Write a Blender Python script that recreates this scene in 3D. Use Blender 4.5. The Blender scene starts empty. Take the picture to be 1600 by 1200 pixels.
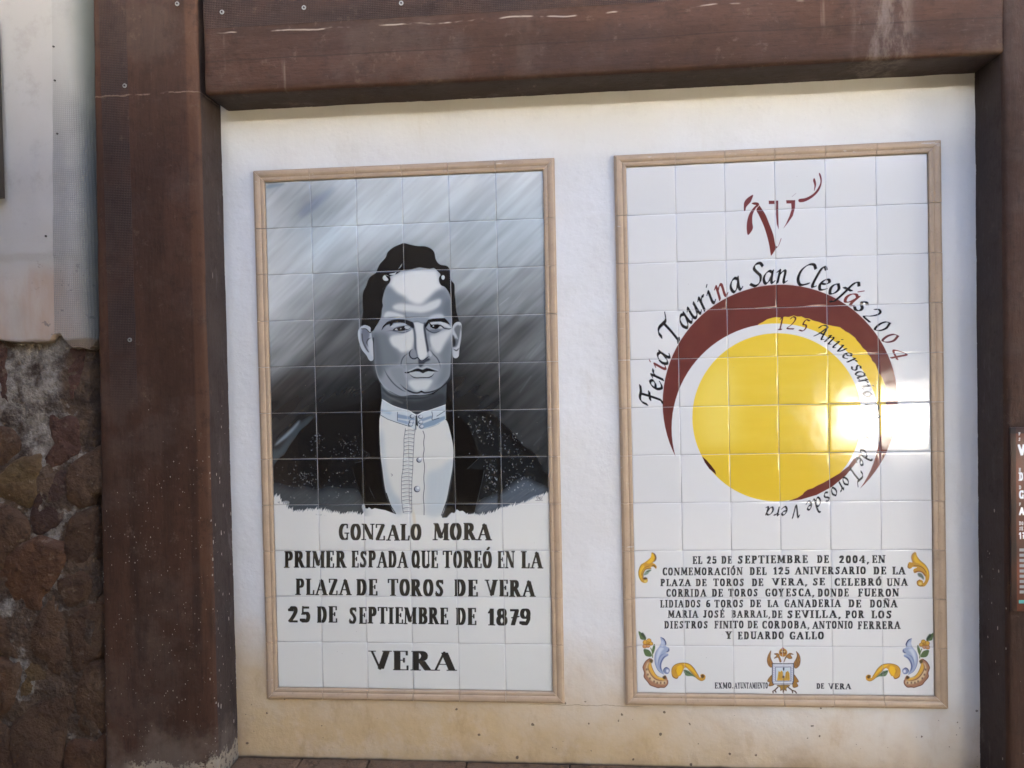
import bpy, bmesh, math, random
import numpy as np
from mathutils import Vector, Matrix, noise as mnoise

C = bpy.context.scene.collection
SC = bpy.context.scene
Z0 = 2.23                                # height of the murals' upper edge above the ground; wall plane is y = 0, camera on the -y side

# ---------------------------------------------------------------- camera
CAM = np.array([0.9626, -2.22665, Z0 - 0.62778]); YAW, PITCH, ROLL, FPX = -0.07758, -0.018415, -0.0201125, 1100.0
def cam_axes():
    cy, sy, cp, sp, cr, sr = math.cos(YAW), math.sin(YAW), math.cos(PITCH), math.sin(PITCH), math.cos(ROLL), math.sin(ROLL)
    f = np.array([sy * cp, cy * cp, sp]); rt = np.array([cy, -sy, 0]); up = np.cross(rt, f)
    return cr * rt + sr * up, cr * up - sr * rt, f
AX, AU, AF = cam_axes()
cam = bpy.data.objects.new('camera', bpy.data.cameras.new('camera')); C.objects.link(cam)
cam.matrix_world = Matrix([[AX[i], AU[i], -AF[i], CAM[i]] for i in range(3)] + [[0, 0, 0, 1]])
cam.data.sensor_width = 36; cam.data.lens = FPX / 1600 * 36; cam.data.clip_start = 0.05; cam.data.clip_end = 1500
SC.camera = cam
def at(px, py, y=0.0):                   # where a point measured in the photograph lies on the vertical plane y
    d = AF + AX * (px - 800) / FPX - AU * (py - 600) / FPX
    return CAM + d * (y - CAM[1]) / d[1]

# ---------------------------------------------------------------- light
SUN_EL, SUN_AZ = math.radians(38), math.radians(10)      # sun stands high behind the wall: the murals are in open shade
world = bpy.data.worlds.new('World'); SC.world = world; world.use_nodes = True
wn = world.node_tree.nodes; bg = wn['Background']
sky = wn.new('ShaderNodeTexSky'); sky.sky_type = 'NISHITA'; sky.sun_disc = False
sky.sun_elevation = SUN_EL; sky.sun_rotation = SUN_AZ; sky.dust_density = 10.0; sky.air_density = 0.6; sky.ozone_density = 1.4
world.node_tree.links.new(sky.outputs[0], bg.inputs[0]); bg.inputs[1].default_value = 0.055
sun = bpy.data.objects.new('sun', bpy.data.lights.new('sun', 'SUN')); C.objects.link(sun)
sun.data.energy = 5.0; sun.data.angle = math.radians(0.5); sun.data.color = (1.0, 0.95, 0.87)
sd = Vector((math.sin(SUN_AZ) * math.cos(SUN_EL), math.cos(SUN_AZ) * math.cos(SUN_EL), math.sin(SUN_EL)))
sun.rotation_euler = sd.to_track_quat('Z', 'Y').to_euler()
SC.view_settings.view_transform = 'Standard'; SC.view_settings.look = 'None'; SC.view_settings.gamma = 1
SC.view_settings.use_curve_mapping = False; SC.view_settings.exposure = 5.0
SC.render.engine = 'CYCLES'
SC.cycles.max_bounces = 8; SC.cycles.use_denoising = True
# ---------------------------------------------------------------- painted glaze: a small numpy rasteriser
PPT = 170                               # texels per 15 cm tile
TW, TH = 6 * PPT, 11 * PPT
rng = np.random.default_rng(7)
HL = np.array([[0.002143776726723071, -5.816533059297349e-05, -0.8689461218862579], [6.814316795061353e-05, 0.0020837030672630834, -0.6179156822804034], [4.933867051705515e-05, -1.922802299376068e-05, 1.0]])
HR = np.array([[0.0021172982961130994, -4.7726372737580706e-05, -2.0567974274037026], [9.612554889026895e-05, 0.002127953843146848, -0.6503406379413307], [7.957408450070123e-05, -1.984877537676116e-05, 1.0]])

def lin(v): return np.where(v <= 0.04045, v / 12.92, ((v + 0.055) / 1.055) ** 2.4)
def enc(v): return np.where(v <= 0.0031308, v * 12.92, 1.055 * np.maximum(v, 1e-9) ** (1 / 2.4) - 0.055)

def col(c):
    if np.isscalar(c): c = (c * 0.985, c, c * 1.0)
    return np.array(c, float) / 255.0

def catmull(P, closed=True, n=5):
    P = np.asarray(P, float)
    if len(P) < 3: return P
    if closed: Q = np.vstack([P[-1:], P, P[:2]])
    else: Q = np.vstack([2 * P[:1] - P[1:2], P, 2 * P[-1:] - P[-2:-1]])
    t = np.linspace(0, 1, n, endpoint=False)[:, None]
    out = []
    for i in range(len(Q) - 3):
        a, b, c, d = Q[i:i + 4]
        out.append(0.5 * (2 * b + (c - a) * t + (2 * a - 5 * b + 4 * c - d) * t ** 2 + (3 * b - a - 3 * c + d) * t ** 3))
    if not closed: out.append(Q[-2:-1])
    return np.vstack(out)

def box(m, r):
    if r < 1: return m
    for ax in (0, 1):
        for _ in range(2):
            c = np.cumsum(np.pad(m, [(r + 1, r) if a == ax else (0, 0) for a in (0, 1)], mode='edge'), axis=ax)
            n = m.shape[ax]
            m = (np.take(c, range(2 * r + 1, 2 * r + 1 + n), ax) - np.take(c, range(0, n), ax)) / (2 * r + 1)
    return m

class Painter:
    def __init__(s, H, base):
        s.H = H; s.im = np.zeros((TH, TW, 3)); s.im[:] = base
        s.scale = PPT / 0.15
        s.off = (0, 0, 1); s.soft = 1.0
    def zoom(s, ox, oy, k): s.off = (ox, oy, k)
    def photo(s, P):
        P = np.asarray(P, float).reshape(-1, 2); return P / s.off[2] + np.array(s.off[:2])
    def tex(s, P):                      # points read off the photograph -> the panel's own plane
        q = np.c_[P, np.ones(len(P))] @ s.H.T
        return q[:, :2] / q[:, 2:] * s.scale
    def cover(s, P, m, x0, y0, SS=3):
        h, w = m.shape
        A, B = P, np.roll(P, -1, 0)
        ya, yb = A[:, 1], B[:, 1]
        acc = np.zeros((h, w + 1))
        j0 = max(0, int((P[:, 1].min() - y0) * SS)); j1 = min(h * SS, int((P[:, 1].max() - y0) * SS) + 2)
        for j in range(j0, j1):
            y = y0 + (j + 0.5) / SS
            k = (ya <= y) != (yb <= y)
            if not k.any(): continue
            xs = np.sort(A[k, 0] + (y - ya[k]) / (yb[k] - ya[k]) * (B[k, 0] - A[k, 0])) - x0
            r = acc[j // SS]
            for a, b in zip(xs[::2], xs[1::2]):
                a = min(max(a, 0), w - 1e-6); b = min(max(b, 0), w - 1e-6)
                ia, ib = int(a), int(b)
                if ia == ib: r[ia] += b - a
                else:
                    r[ia] += ia + 1 - a; r[ib] += b - ib
                    if ib > ia + 1: r[ia + 1:ib] += 1
        np.maximum(m, np.minimum(acc[:, :w] / SS, 1), out=m)
    def window(s, P, pad):
        x0 = max(0, int(P[:, 0].min()) - pad); y0 = max(0, int(P[:, 1].min()) - pad)
        x1 = min(TW, int(P[:, 0].max()) + pad + 2); y1 = min(TH, int(P[:, 1].max()) + pad + 2)
        return x0, y0, x1, y1
    def comp(s, m, x0, y0, c, a):
        h, w = m.shape
        v = s.im[y0:y0 + h, x0:x0 + w]
        m = (m * a)[..., None]
        v[:] = v * (1 - m) + c * m
    def fill(s, P, c, blur=0, a=1.0, smooth=True):
        P = s.photo(P)
        if smooth: P = catmull(P)
        P = s.tex(P); r = int(round(blur / s.off[2] * 2.2 * s.soft)) if blur else 0
        x0, y0, x1, y1 = s.window(P, 2 * r + 2)
        if x1 <= x0 or y1 <= y0: return
        m = np.zeros((y1 - y0, x1 - x0)); s.cover(P, m, x0, y0)
        s.comp(box(m, r), x0, y0, col(c), a)
    def line(s, P, w, c, blur=0, a=1.0, taper=0, smooth=True):   # brush line of width w (zoom units)
        P = s.photo(P)
        if smooth and len(P) > 2: P = catmull(P, False, 6)
        P = s.tex(P); w = w / s.off[2] * 2.33
        d = np.gradient(P, axis=0); d /= np.linalg.norm(d, axis=1)[:, None] + 1e-9
        t = np.linspace(0, 1, len(P))
        ww = w / 2 * (1 if not taper else np.clip(np.minimum(t, 1 - t) * 2 / taper, 0.12, 1))
        nn = np.c_[-d[:, 1], d[:, 0]] * np.reshape(ww, (-1, 1))
        Q = np.vstack([P + nn, (P - nn)[::-1]]); r = int(round(blur / s.off[2] * 2.2)) if blur else 0
        x0, y0, x1, y1 = s.window(Q, 2 * r + 2)
        if x1 <= x0 or y1 <= y0: return
        m = np.zeros((y1 - y0, x1 - x0))
        L, R = P + nn, P - nn
        for i in range(len(P) - 1):
            e0, e1 = d[i] * 0.7, d[i + 1] * 0.7
            s.cover(np.array([L[i] - e0, L[i + 1] + e1, R[i + 1] + e1, R[i] - e0]), m, x0, y0)
        s.comp(box(m, r), x0, y0, col(c), a)
    def ell(s, cx, cy, rx, ry, c, **k):
        t = np.linspace(0, 2 * np.pi, 28, endpoint=False)
        s.fill(np.c_[cx + rx * np.cos(t), cy + ry * np.sin(t)], c, smooth=False, **k)
    def nib(s, paths, nib, c, a=1.0):   # paths in texels, nib = convex polygon swept along them
        allp = np.vstack(paths); pad = int(np.abs(nib).max()) + 3
        x0, y0, x1, y1 = s.window(allp, pad)
        if x1 <= x0 or y1 <= y0: return
        m = np.zeros((y1 - y0, x1 - x0))
        for P in paths:
            for p, q in zip(P[:-1], P[1:]):
                s.cover(hull(np.vstack([nib + p, nib + q])), m, x0, y0)
        s.comp(m, x0, y0, col(c), a)

def hull(P):
    P = P[np.lexsort((P[:, 1], P[:, 0]))]
    def half(Q):
        h = []
        for p in Q:
            while len(h) > 1 and (h[-1][0] - h[-2][0]) * (p[1] - h[-2][1]) - (h[-1][1] - h[-2][1]) * (p[0] - h[-2][0]) <= 0: h.pop()
            h.append(p)
        return h[:-1]
    return np.array(half(P) + half(P[::-1]))

# painted capitals: width, strokes. T thick stem, t hairline, R/r same but an elliptical arc (cx cy rx ry a0 a1), s serif (x y half)
CAPS = {
 'A': (64, 't 8,3 32,97|T 33,92 53,4|t 15,32 46,32|s 8 1 9|s 53 1 12'),
 'B': (54, 'T 15,3 15,97|t 6,99 26,99|t 6,1 26,1|t 15,53 28,53|R 26 76 15 23 90 -90|R 26 27 18 26 90 -90'),
 'C': (50, 'R 31 50 20 49 75 285|t 45,97 45,76|t 45,3 45,24|t 36,97 45,88|t 36,3 45,12'),
 'D': (56, 'T 15,3 15,97|t 6,99 27,99|t 6,1 27,1|R 26 50 19 49 90 -90'),
 'E': (48, 'T 15,3 15,97|t 6,99 42,99|t 6,1 44,1|t 15,52 34,52|t 42,99 42,80|t 44,1 44,22|t 34,42 34,62'),
 'F': (46, 'T 15,3 15,97|t 6,99 42,99|t 15,52 34,52|t 42,99 42,80|t 34,42 34,62|s 15 1 12'),
 'G': (54, 'R 31 50 20 49 70 290|t 45,97 45,76|t 45,42 45,2|t 36,3 45,12|s 43 42 9'),
 'I': (28, 'T 14,3 14,97|s 14 99 12|s 14 1 12'),
 'J': (36, 'T 22,97 22,18|R 14 18 8 17 0 -170|s 22 99 12'),
 'L': (46, 'T 15,3 15,97|s 15 99 12|t 6,1 42,1|t 42,1 44,26'),
 'M': (72, 't 9,2 11,98|T 15,96 35,16|t 35,12 58,98|T 59,3 59,97|s 9 1 8|s 60 1 11|s 12 99 7|s 61 99 8'),
 'N': (62, 't 10,2 10,98|T 14,96 48,6|t 53,2 53,98|s 9 1 8|s 10 99 8|s 53 99 8'),
 'Ñ': (62, 't 10,2 10,98|T 14,96 48,6|t 53,2 53,98|s 9 1 8|s 10 99 8|s 53 99 8|t 16,112 28,118 38,110 48,116'),
 'O': (54, 'R 27 50 18 49 0 360'),
 'Ó': (54, 'R 27 50 18 49 0 360|t 26,110 36,126|t 30,110 40,124'),
 'P': (50, 'T 15,3 15,97|t 6,99 26,99|s 15 1 12|t 15,46 26,46|R 25 73 15 26 90 -90'),
 'Q': (58, 'R 27 50 18 49 0 360|t 22,14 34,14 42,-2 54,6|t 38,10 48,-4'),
 'R': (60, 'T 15,3 15,97|t 6,99 26,99|s 15 1 12|t 15,51 28,51|R 25 75 15 24 90 -90|T 32,46 48,4|s 51 1 8'),
 'S': (50, 't 41,97 41,76|C 38,84 27,97 16,84 18,66 31,48 37,26 27,3 17,4 11,16|t 9,3 9,26'),
 'T': (56, 'T 28,3 28,97|t 4,99 52,99|t 4,99 4,80|t 52,99 52,80|s 28 1 12'),
 'U': (58, 'T 15,97 15,24|R 31 24 16 23 180 350|t 49,97 49,20|s 15 99 11|s 49 99 8'),
 'V': (60, 't 7,97 30,3|T 48,97 32,8|s 7 99 8|s 49 99 11'),
 'X': (58, 'T 13,96 44,4|t 44,97 12,3|s 12 99 9|s 46 1 10|s 46 99 8|s 10 1 8'),
 'Y': (58, 'T 12,96 29,46|t 47,97 30,48|T 29,46 29,3|s 12 99 10|s 47 99 8|s 29 1 12'),
 'Z': (54, 'T 42,95 13,5|t 8,99 44,99|t 8,99 8,80|t 10,1 48,1|t 48,1 48,24'),
 'É': (48, 'T 15,3 15,97|t 6,99 42,99|t 6,1 44,1|t 15,52 34,52|t 42,99 42,80|t 44,1 44,22|t 34,42 34,62|t 24,110 34,126'),
 '1': (32, 'T 18,3 18,97|t 4,74 16,97|s 18 1 12'),
 '2': (50, 'C 12,76 22,97 34,90 36,68 24,34 10,8|B 6,6 46|R 14 78 4 6 0 360'),
 '4': (54, 'T 36,3 36,97|t 34,97 4,30|t 4,27 52,27|s 36 1 10'),
 '5': (48, 'B 12,92 42|t 13,98 12,52|C 14,50 28,62 38,40 33,10 20,1 11,10|R 12 14 4 6 0 360'),
 '6': (48, 'R 24 30 15 28 0 360|C 9,34 11,68 24,94 38,94'),
 '7': (48, 'B 6,92 46|T 38,90 20,4|t 16,46 46,54'),
 '8': (48, 'R 24 74 13 23 0 360|R 24 27 16 27 0 360'),
 '9': (48, 'R 24 69 15 28 0 360|C 39,66 38,34 26,4 14,5 10,14|R 11 14 4 6 0 360'),
 '0': (46, 'R 23 50 14 49 0 360'),
 ',': (20, 'T 11,8 11,2|t 12,2 5,-18'), '.': (18, 'T 9,8 9,2'),
}
def caps_word(p, word, x0, x1, ytop, ybot, c=(28, 27, 25), W=17, t=5, y_end=0, gap=7, thin=5.5, sans=False):
    """one hand-lettered word between two photo x positions; y_end = how far the line has sunk at its end"""
    advs = [CAPS[ch][0] for ch in word]
    total = sum(advs) + gap * (len(word) - 1)
    kx = (x1 - x0) / total
    pen = 0
    for ch, adv in zip(word, advs):
        jt = rng.normal(0, 0.9, 2)
        def M(P):
            P = np.asarray(P, float)
            X = x0 + (pen + P[:, 0] + jt[0]) * kx
            sink = y_end * (X - x0) / max(x1 - x0, 1)
            return p.tex(np.c_[X, ybot + (ytop - ybot) * (P[:, 1] + jt[1]) / 100 + sink])
        ky = (ybot - ytop) / 100 * 2.33
        kxx = kx * 2.33
        for st in CAPS[ch][1].split('|'):
            k, *r = st.split()
            if sans and k == 's': continue
            w = (W if k in 'TRC' else thin) * (1 + rng.normal(0, .04)); h = t
            if k == 'R':
                cx, cy, rx, ry, a0, a1 = map(float, r)
                a = np.radians(np.linspace(a0, a1, max(6, int(abs(a1 - a0) / 14))))
                P = np.c_[cx + rx * np.cos(a), cy + ry * np.sin(a)]
            elif k == 'C':
                w *= .86; P = catmull([tuple(map(float, q.split(','))) for q in r], False, 5)
            elif k == 'B':
                x, y = map(float, r[0].split(',')); h = 13; w = 3; P = [(x + 2, y), (float(r[1]) - 2, y)]
            elif k == 's':
                x, y, hw = map(float, r); P = [(x - hw, y), (x + hw, y)]
            else: P = [tuple(map(float, q.split(','))) for q in r]
            # keep stems of narrow letters from swelling: nib is a rectangle w x h
            nb = np.array([(-w, -h), (w, -h), (w, h), (-w, h)]) * (kxx / 2, ky / 2)
            p.nib([M(P)], nb, c)
        pen += adv + gap

SCRIPT = {
 'a': (58, '46,53 32,60 15,48 8,24 18,2 34,12 47,42|49,60 45,16 50,2 60,8'),
 'e': (46, '10,30 30,34 42,48 32,60 16,50 8,24 18,2 32,4 44,14'),
 'r': (40, '6,54 15,59 12,0|13,34 26,54 40,57'),
 'i': (26, '4,52 14,59 12,14 18,2 27,8|17,84 19,87'),
 'n': (56, '5,54 14,59 12,0|13,34 30,58 41,54 40,14 45,2 54,8'),
 'u': (58, '4,52 13,59 11,16 20,2 36,14 46,45|48,60 45,14 49,2 58,8'),
 's': (42, '40,54 27,60 13,50 20,36 35,26 36,9 20,0 5,8'),
 'l': (30, '42,94 30,106 19,90 13,22 18,2 28,8'),
 'f': (44, '64,98 50,112 36,92 26,20 14,-26 0,-32|12,58 50,60'),
 'o': (46, '26,60 12,48 8,26 20,1 36,12 42,38 26,60'),
 'v': (46, '3,54 11,58 20,3 36,30 42,58'),
 'd': (58, '46,53 32,60 15,48 8,24 18,2 34,12 47,42|30,104 42,96 47,60 45,16 50,2 60,8'),
 'z': (46, '8,57 44,57 8,2 46,4'), 'á': (58, '46,53 32,60 15,48 8,24 18,2 34,12 47,42|49,60 45,16 50,2 60,8|34,78 46,92'),
 'T': (84, '2,66 6,86 22,96 46,92 66,90 84,108|50,92 46,50 38,2|30,0 46,2'),
 'F': (74, '-2,62 6,88 24,97 50,94 78,98|42,94 38,50 30,0 18,-6|22,50 58,56'),
 'S': (64, '66,84 54,100 32,98 24,80 40,58 54,40 50,12 28,-1 4,12'),
 'C': (72, '74,84 60,101 36,96 14,66 12,26 32,-1 66,12'),
 'A': (68, '-4,66 6,92 30,104 44,98|44,98 24,36 4,0|44,98 52,36 60,2 72,8|20,38 56,40'),
 'P': (56, '24,96 22,50 18,0|2,84 22,102 48,98 58,78 44,54 24,52'),
 'V': (60, '0,84 12,98 22,3 40,50 56,98'),
 '1': (30, '6,80 20,97 18,0|6,0 30,1'), '2': (54, '8,80 20,98 40,94 44,72 28,36 4,3 54,5'),
 '5': (48, '50,97 20,97 14,58 36,58 46,38 36,8 6,6'),
 '0': (54, '30,98 12,80 8,40 22,1 42,20 48,60 30,98'), '4': (56, '44,0 46,50 44,98 2,34 62,32'),
}
def script_at(p, ch, cx, cy, ang, k, c, W=11, a=1.0, round_=False):
    adv, st = SCRIPT[ch]
    up = np.array([np.cos(ang), -np.sin(ang)]); rt = np.array([np.sin(ang), np.cos(ang)])
    paths = []
    for q in st.split('|'):
        P = catmull([tuple(map(float, z.split(','))) for z in q.split()], False, 5)
        P = np.c_[P[:, 0] - adv / 2 + P[:, 1] * 0.16 - 5, P[:, 1]] * k
        paths.append(p.tex(np.array([cx, cy]) + P[:, :1] * rt + P[:, 1:] * up))
    # broad pen held at 40 degrees to the writing line
    e = np.array([np.cos(.7), np.sin(.7)]); f = np.array([-e[1], e[0]])
    d1 = (e[0] * rt + e[1] * up) * W * k / 2 * 2.33; d2 = (f[0] * rt + f[1] * up) * (3.2 if not round_ else W * .8) * k / 2 * 2.33
    p.nib(paths, np.array([d1 + d2, d1 - d2, -d1 - d2, -d1 + d2]), c, a)

def noise(h, w, cells, seed):
    r = np.random.default_rng(seed); ny, nx = cells
    g = r.random((ny + 2, nx + 2)); y = np.linspace(0, ny, h); x = np.linspace(0, nx, w)
    iy, ix = y.astype(int), x.astype(int); fy, fx = y - iy, x - ix
    fy = fy * fy * (3 - 2 * fy); fx = fx * fx * (3 - 2 * fx)
    a = g[iy][:, ix] * (1 - fx) + g[iy][:, ix + 1] * fx
    b = g[iy + 1][:, ix] * (1 - fx) + g[iy + 1][:, ix + 1] * fx
    return a * (1 - fy[:, None]) + b * fy[:, None]

def rotsample(src, ang):
    yy, xx = np.mgrid[0:TH, 0:TW]
    c, s_ = np.cos(ang), np.sin(ang)
    u = ((xx * c - yy * s_ + 1300) % src.shape[1]).astype(int); v = ((xx * s_ + yy * c) % src.shape[0]).astype(int)
    return src[v, u]

def paint_portrait():
    p = Painter(HL, col((214, 214, 210)))
    # clouded ground, brushed on in long diagonal strokes
    G = np.array([[168, 190, 196, 206, 205, 200, 198], [198, 168, 196, 206, 206, 196, 198], [200, 194, 196, 202, 198, 192, 196], [200, 198, 178, 164, 188, 186, 190],
                  [204, 186, 138, 104, 168, 168, 172], [204, 158, 108, 98, 122, 138, 150], [178, 132, 94, 88, 88, 94, 118], [128, 102, 72, 58, 62, 92, 128],
                  [88, 66, 46, 28, 46, 64, 92], [50, 48, 44, 28, 34, 56, 78], [66, 48, 30, 20, 26, 56, 78], [72, 50, 25, 20, 20, 44, 62], [50, 40, 25, 20, 20, 34, 48], [60, 50, 30, 20, 20, 34, 48]], float)
    n = int(7.2 * PPT)
    yy = np.linspace(0, 13 * .999, n); xx = np.linspace(0, 6 * .999, TW)
    iy, ix = yy.astype(int), xx.astype(int); fy, fx = (yy - iy)[:, None], xx - ix
    fy = fy * fy * (3 - 2 * fy)
    g = (G[iy][:, ix] * (1 - fx) + G[iy][:, ix + 1] * fx) * (1 - fy) + (G[iy + 1][:, ix] * (1 - fx) + G[iy + 1][:, ix + 1] * fx) * fy
    g = box(g, 16)
    st = (noise(2600, 2600, (120, 16), 3) - .5) * .9 + (noise(2600, 2600, (330, 34), 4) - .5) * .6 + (noise(2600, 2600, (40, 12), 5) - .5) * 1.0 + (noise(2600, 2600, (16, 9), 6) - .5) * .7
    S = rotsample(st, np.radians(42))[:n]
    amp = 9 + 23 * np.clip(1 - np.abs(g - 125) / 110, 0, 1)
    g = np.clip(g + S * amp, 8, 222)
    tint = noise(TH, TW, (9, 5), 9)[:n]
    rgb = np.stack([g * (.95 + .03 * tint), g * 1.0, g * (1.02 - .02 * tint)], -1) / 255
    yrow = p.tex(np.array([[640, 800]]))[0, 1]
    p.im[:n] = rgb
    lim = int(p.tex(np.array([[640, 770.]]))[0, 1]); p.im[lim:] = col((214, 214, 210))
    Z = p.zoom
    rb = np.random.default_rng(17); Z(0, 0, 1)
    for _ in range(240):
        x, y = rb.uniform(412, 850), rb.uniform(280, 680); L = rb.uniform(8, 34); iy_ = min(12, int((y - 283) / 36)); ix_ = min(5, int((x - 412) / 73)); g0 = G[iy_][ix_]
        p.line([(x, y), (x + L, y - L * rb.uniform(.75, 1.05))], rb.uniform(1, 4), np.clip(g0 + rb.uniform(-38, 46), 12, 222), blur=1.2, a=rb.uniform(.2, .55), taper=1)
    Z(400, 240, 5); p.fill([(330, 480), (380, 400), (480, 330), (600, 255), (600, 290), (500, 400), (420, 460)], (130, 144, 164), blur=18, a=.5)
    p.fill([(80, 240), (140, 225), (220, 222), (200, 240), (90, 262)], (120, 138, 150), blur=8, a=.6)
    p.line([(540, 1150), (640, 1040)], 10, 165, blur=2, a=.5, taper=1)
    Z(640, 240, 5); p.line([(700, 1190), (775, 1130)], 12, 225, blur=2, a=.8, taper=1); p.line([(800, 1180), (880, 1090)], 10, 200, blur=3, a=.7, taper=1)
    Z(660, 460, 5)
    for q in ([(610, 90), (690, 20)], [(690, 95), (770, 10)], [(890, 100), (940, 50)], [(810, 500), (925, 360)], [(835, 505), (940, 375)], [(760, 770), (850, 640)], [(870, 1180), (930, 1110)]):
        p.line(q, 16, (190, 198, 206), blur=5, a=.6, taper=.9)
    Z(400, 640, 6.667); p.fill([(190, 380), (230, 320), (340, 220), (450, 110), (430, 170), (330, 280)], (165, 180, 190), blur=9, a=.75)
    p.fill([(170, 420), (250, 400), (420, 170), (600, 60), (520, 180), (400, 300), (300, 440), (230, 510), (165, 560)], (92, 108, 116), blur=14, a=.55)
    # coat
    Z(400, 640, 6.667)
    coatL = [(1215, -105), (1120, -85), (960, -40), (760, 20), (680, 40), (600, 90), (540, 150), (460, 215), (410, 290), (350, 370), (290, 470), (240, 505), (165, 600), (120, 640), (120, 860), (175, 895), (205, 880), (225, 905), (245, 900), (265, 965), (300, 950), (345, 965), (330, 1030), (375, 1040), (410, 1062), (450, 1040), (480, 1052), (560, 1030), (650, 1045), (760, 1040), (800, 1080), (840, 1065), (900, 1090), (980, 1060), (1080, 1090), (1120, 1080), (1125, 980), (1420, 980), (1300, 200)]
    p.fill(coatL, (24, 26, 28), blur=2)
    Z(640, 640, 6.667)
    coatR = [(380, 60), (385, -60), (500, 0), (700, 18), (800, 80), (940, 165), (1020, 200), (1100, 290), (1180, 380), (1260, 430), (1320, 520), (1370, 640), (1400, 760), (1450, 850), (1440, 862), (1370, 885), (1290, 900), (1180, 965), (1050, 1000), (960, 1020), (880, 1060), (740, 1100), (690, 1080), (600, 1085), (560, 1035), (500, 1030), (440, 1070), (340, 1110), (400, 500)]
    p.fill(coatR, (32, 36, 38), blur=2)
    p.fill([(700, 20), (850, 60), (1030, 200), (1180, 375), (1270, 430), (1340, 540), (1390, 650), (1450, 700), (1450, 850), (1400, 770), (1350, 620), (1290, 520), (1180, 450), (1000, 250), (900, 170)], (16, 17, 18), blur=14, a=.85)
    # worn lighter hems
    Z(400, 640, 6.667); p.fill([(120, 800), (260, 780), (380, 820), (520, 800), (640, 850), (760, 800), (900, 830), (1080, 840), (1110, 990), (1100, 1110), (100, 1110)], (112, 120, 124), blur=48, a=.6)
    p.fill([(640, 500), (760, 520), (740, 720), (650, 800)], (12, 13, 14), blur=20, a=.8)
    Z(640, 640, 6.667); p.fill([(990, 850), (1100, 760), (1220, 720), (1330, 780), (1400, 800), (1440, 860), (1200, 1010), (960, 1040), (760, 1100), (680, 1080), (720, 980), (880, 900)], (112, 124, 138), blur=30, a=.72)
    p.fill([(920, 500), (950, 520), (950, 760), (945, 980), (920, 980), (930, 760)], (10, 11, 12), blur=10, a=.85)
    r = np.random.default_rng(5)
    def curls(z, boxes, n, v):          # astrakhan-like flecks of the cloth
        Z(*z)
        for _ in range(n):
            bx = boxes[r.integers(len(boxes))]
            x, y = r.uniform(bx[0], bx[2]), r.uniform(bx[1], bx[3]); L = r.uniform(4, 26); a0 = r.uniform(-.4, 2.6)
            P = [(x, y), (x + L * np.cos(a0) * .6, y + L * np.sin(a0) * .6 + 3), (x + L * np.cos(a0 - .6), y + L * np.sin(a0 - .6))]
            p.line(P, r.uniform(4.5, 11), v * r.uniform(.8, 1.35), a=r.uniform(.3, .85), taper=.8)
    curls((400, 640, 6.667), [(320, 420, 640, 900), (190, 600, 640, 920), (760, 400, 1180, 560), (700, 620, 1040, 920), (860, 240, 1080, 420), (560, 240, 700, 420), (380, 640, 620, 760)], 210, 150)
    curls((640, 640, 6.667), [(600, 60, 900, 260), (700, 180, 960, 470), (780, 500, 900, 900), (960, 240, 1200, 470), (980, 500, 1280, 760), (1000, 680, 1350, 860), (800, 560, 910, 800)], 240, 160)
    Z(640, 640, 6.667)
    # hem bristles: diagonal dry-brush ends
    for zx, x0, x1, yb in ((400, 180, 640, 930), (400, 640, 1120, 1050), (640, 690, 960, 1050), (640, 960, 1400, 960)):
        Z(zx, 640, 6.667)
        for _ in range(80):
            x = r.uniform(x0, x1)
            b = np.interp(x, [160, 260, 340, 1120], [880, 950, 1000, 1060]) if zx == 400 else np.interp(x, [690, 960, 1200, 1440], [1060, 1000, 940, 850])
            y = b + r.uniform(-110, 12); L = r.uniform(30, 95)
            p.line([(x, y), (x + L, y - L * .72)], r.uniform(4, 16), r.choice([60, 90, 130, 165, 40]), blur=2, a=r.uniform(.25, .6), taper=.9)
    Z(400, 640, 6.667)
    for x0 in range(165, 1120, 17):     # ragged white below
        b = np.interp(x0, [160, 240, 270, 340, 400, 650, 800, 1120], [900, 905, 965, 1035, 1060, 1040, 1075, 1085]) + r.uniform(-14, 14)
        p.fill([(x0 - 12, b + 60), (x0 - 8, b + 14), (x0 + 14, b - 14 + r.uniform(-16, 6)), (x0 + 10, b + 14), (x0 + 18, b + 60)], (212, 212, 208), blur=1.5, smooth=False)
    p.fill([(100, 935), (170, 930), (250, 990), (330, 1060), (450, 1085), (800, 1112), (1500, 1115), (1500, 1250), (100, 1250)], (213, 213, 209), smooth=False)
    Z(640, 640, 6.667)
    for x0 in range(600, 1450, 17):
        b = np.interp(x0, [600, 740, 880, 960, 1180, 1440], [1085, 1098, 1060, 1015, 968, 862]) + r.uniform(-12, 12)
        p.fill([(x0 - 12, b + 60), (x0 - 8, b + 14), (x0 + 14, b - 14 + r.uniform(-14, 6)), (x0 + 10, b + 14), (x0 + 18, b + 60)], (212, 212, 208), blur=1.5, smooth=False)
    p.fill([(300, 1125), (760, 1115), (900, 1080), (980, 1050), (1200, 1000), (1460, 885), (1480, 1250), (300, 1250)], (213, 213, 209), smooth=False)
    # lapels
    Z(540, 600, 5.4545); K = (12, 12, 13)
    p.fill([(305, 110), (225, 150), (165, 240), (140, 350), (118, 430), (132, 530), (212, 612), (140, 655), (55, 705), (78, 800), (112, 900), (158, 1000), (172, 1060), (190, 1062), (200, 1050), (225, 1068), (250, 1058), (300, 1068), (340, 1075), (430, 1108), (380, 1020), (340, 900), (315, 720), (295, 560), (295, 300)], K, smooth=False)
    p.line([(190, 850), (225, 930), (265, 1005)], 5, 120, a=.8, taper=1); p.line([(60, 715), (85, 810), (120, 905), (160, 1000)], 3, 110, a=.6)
    p.line([(120, 560), (170, 575), (208, 608), (150, 655), (80, 672)], 4, 100, a=.6)
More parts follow.
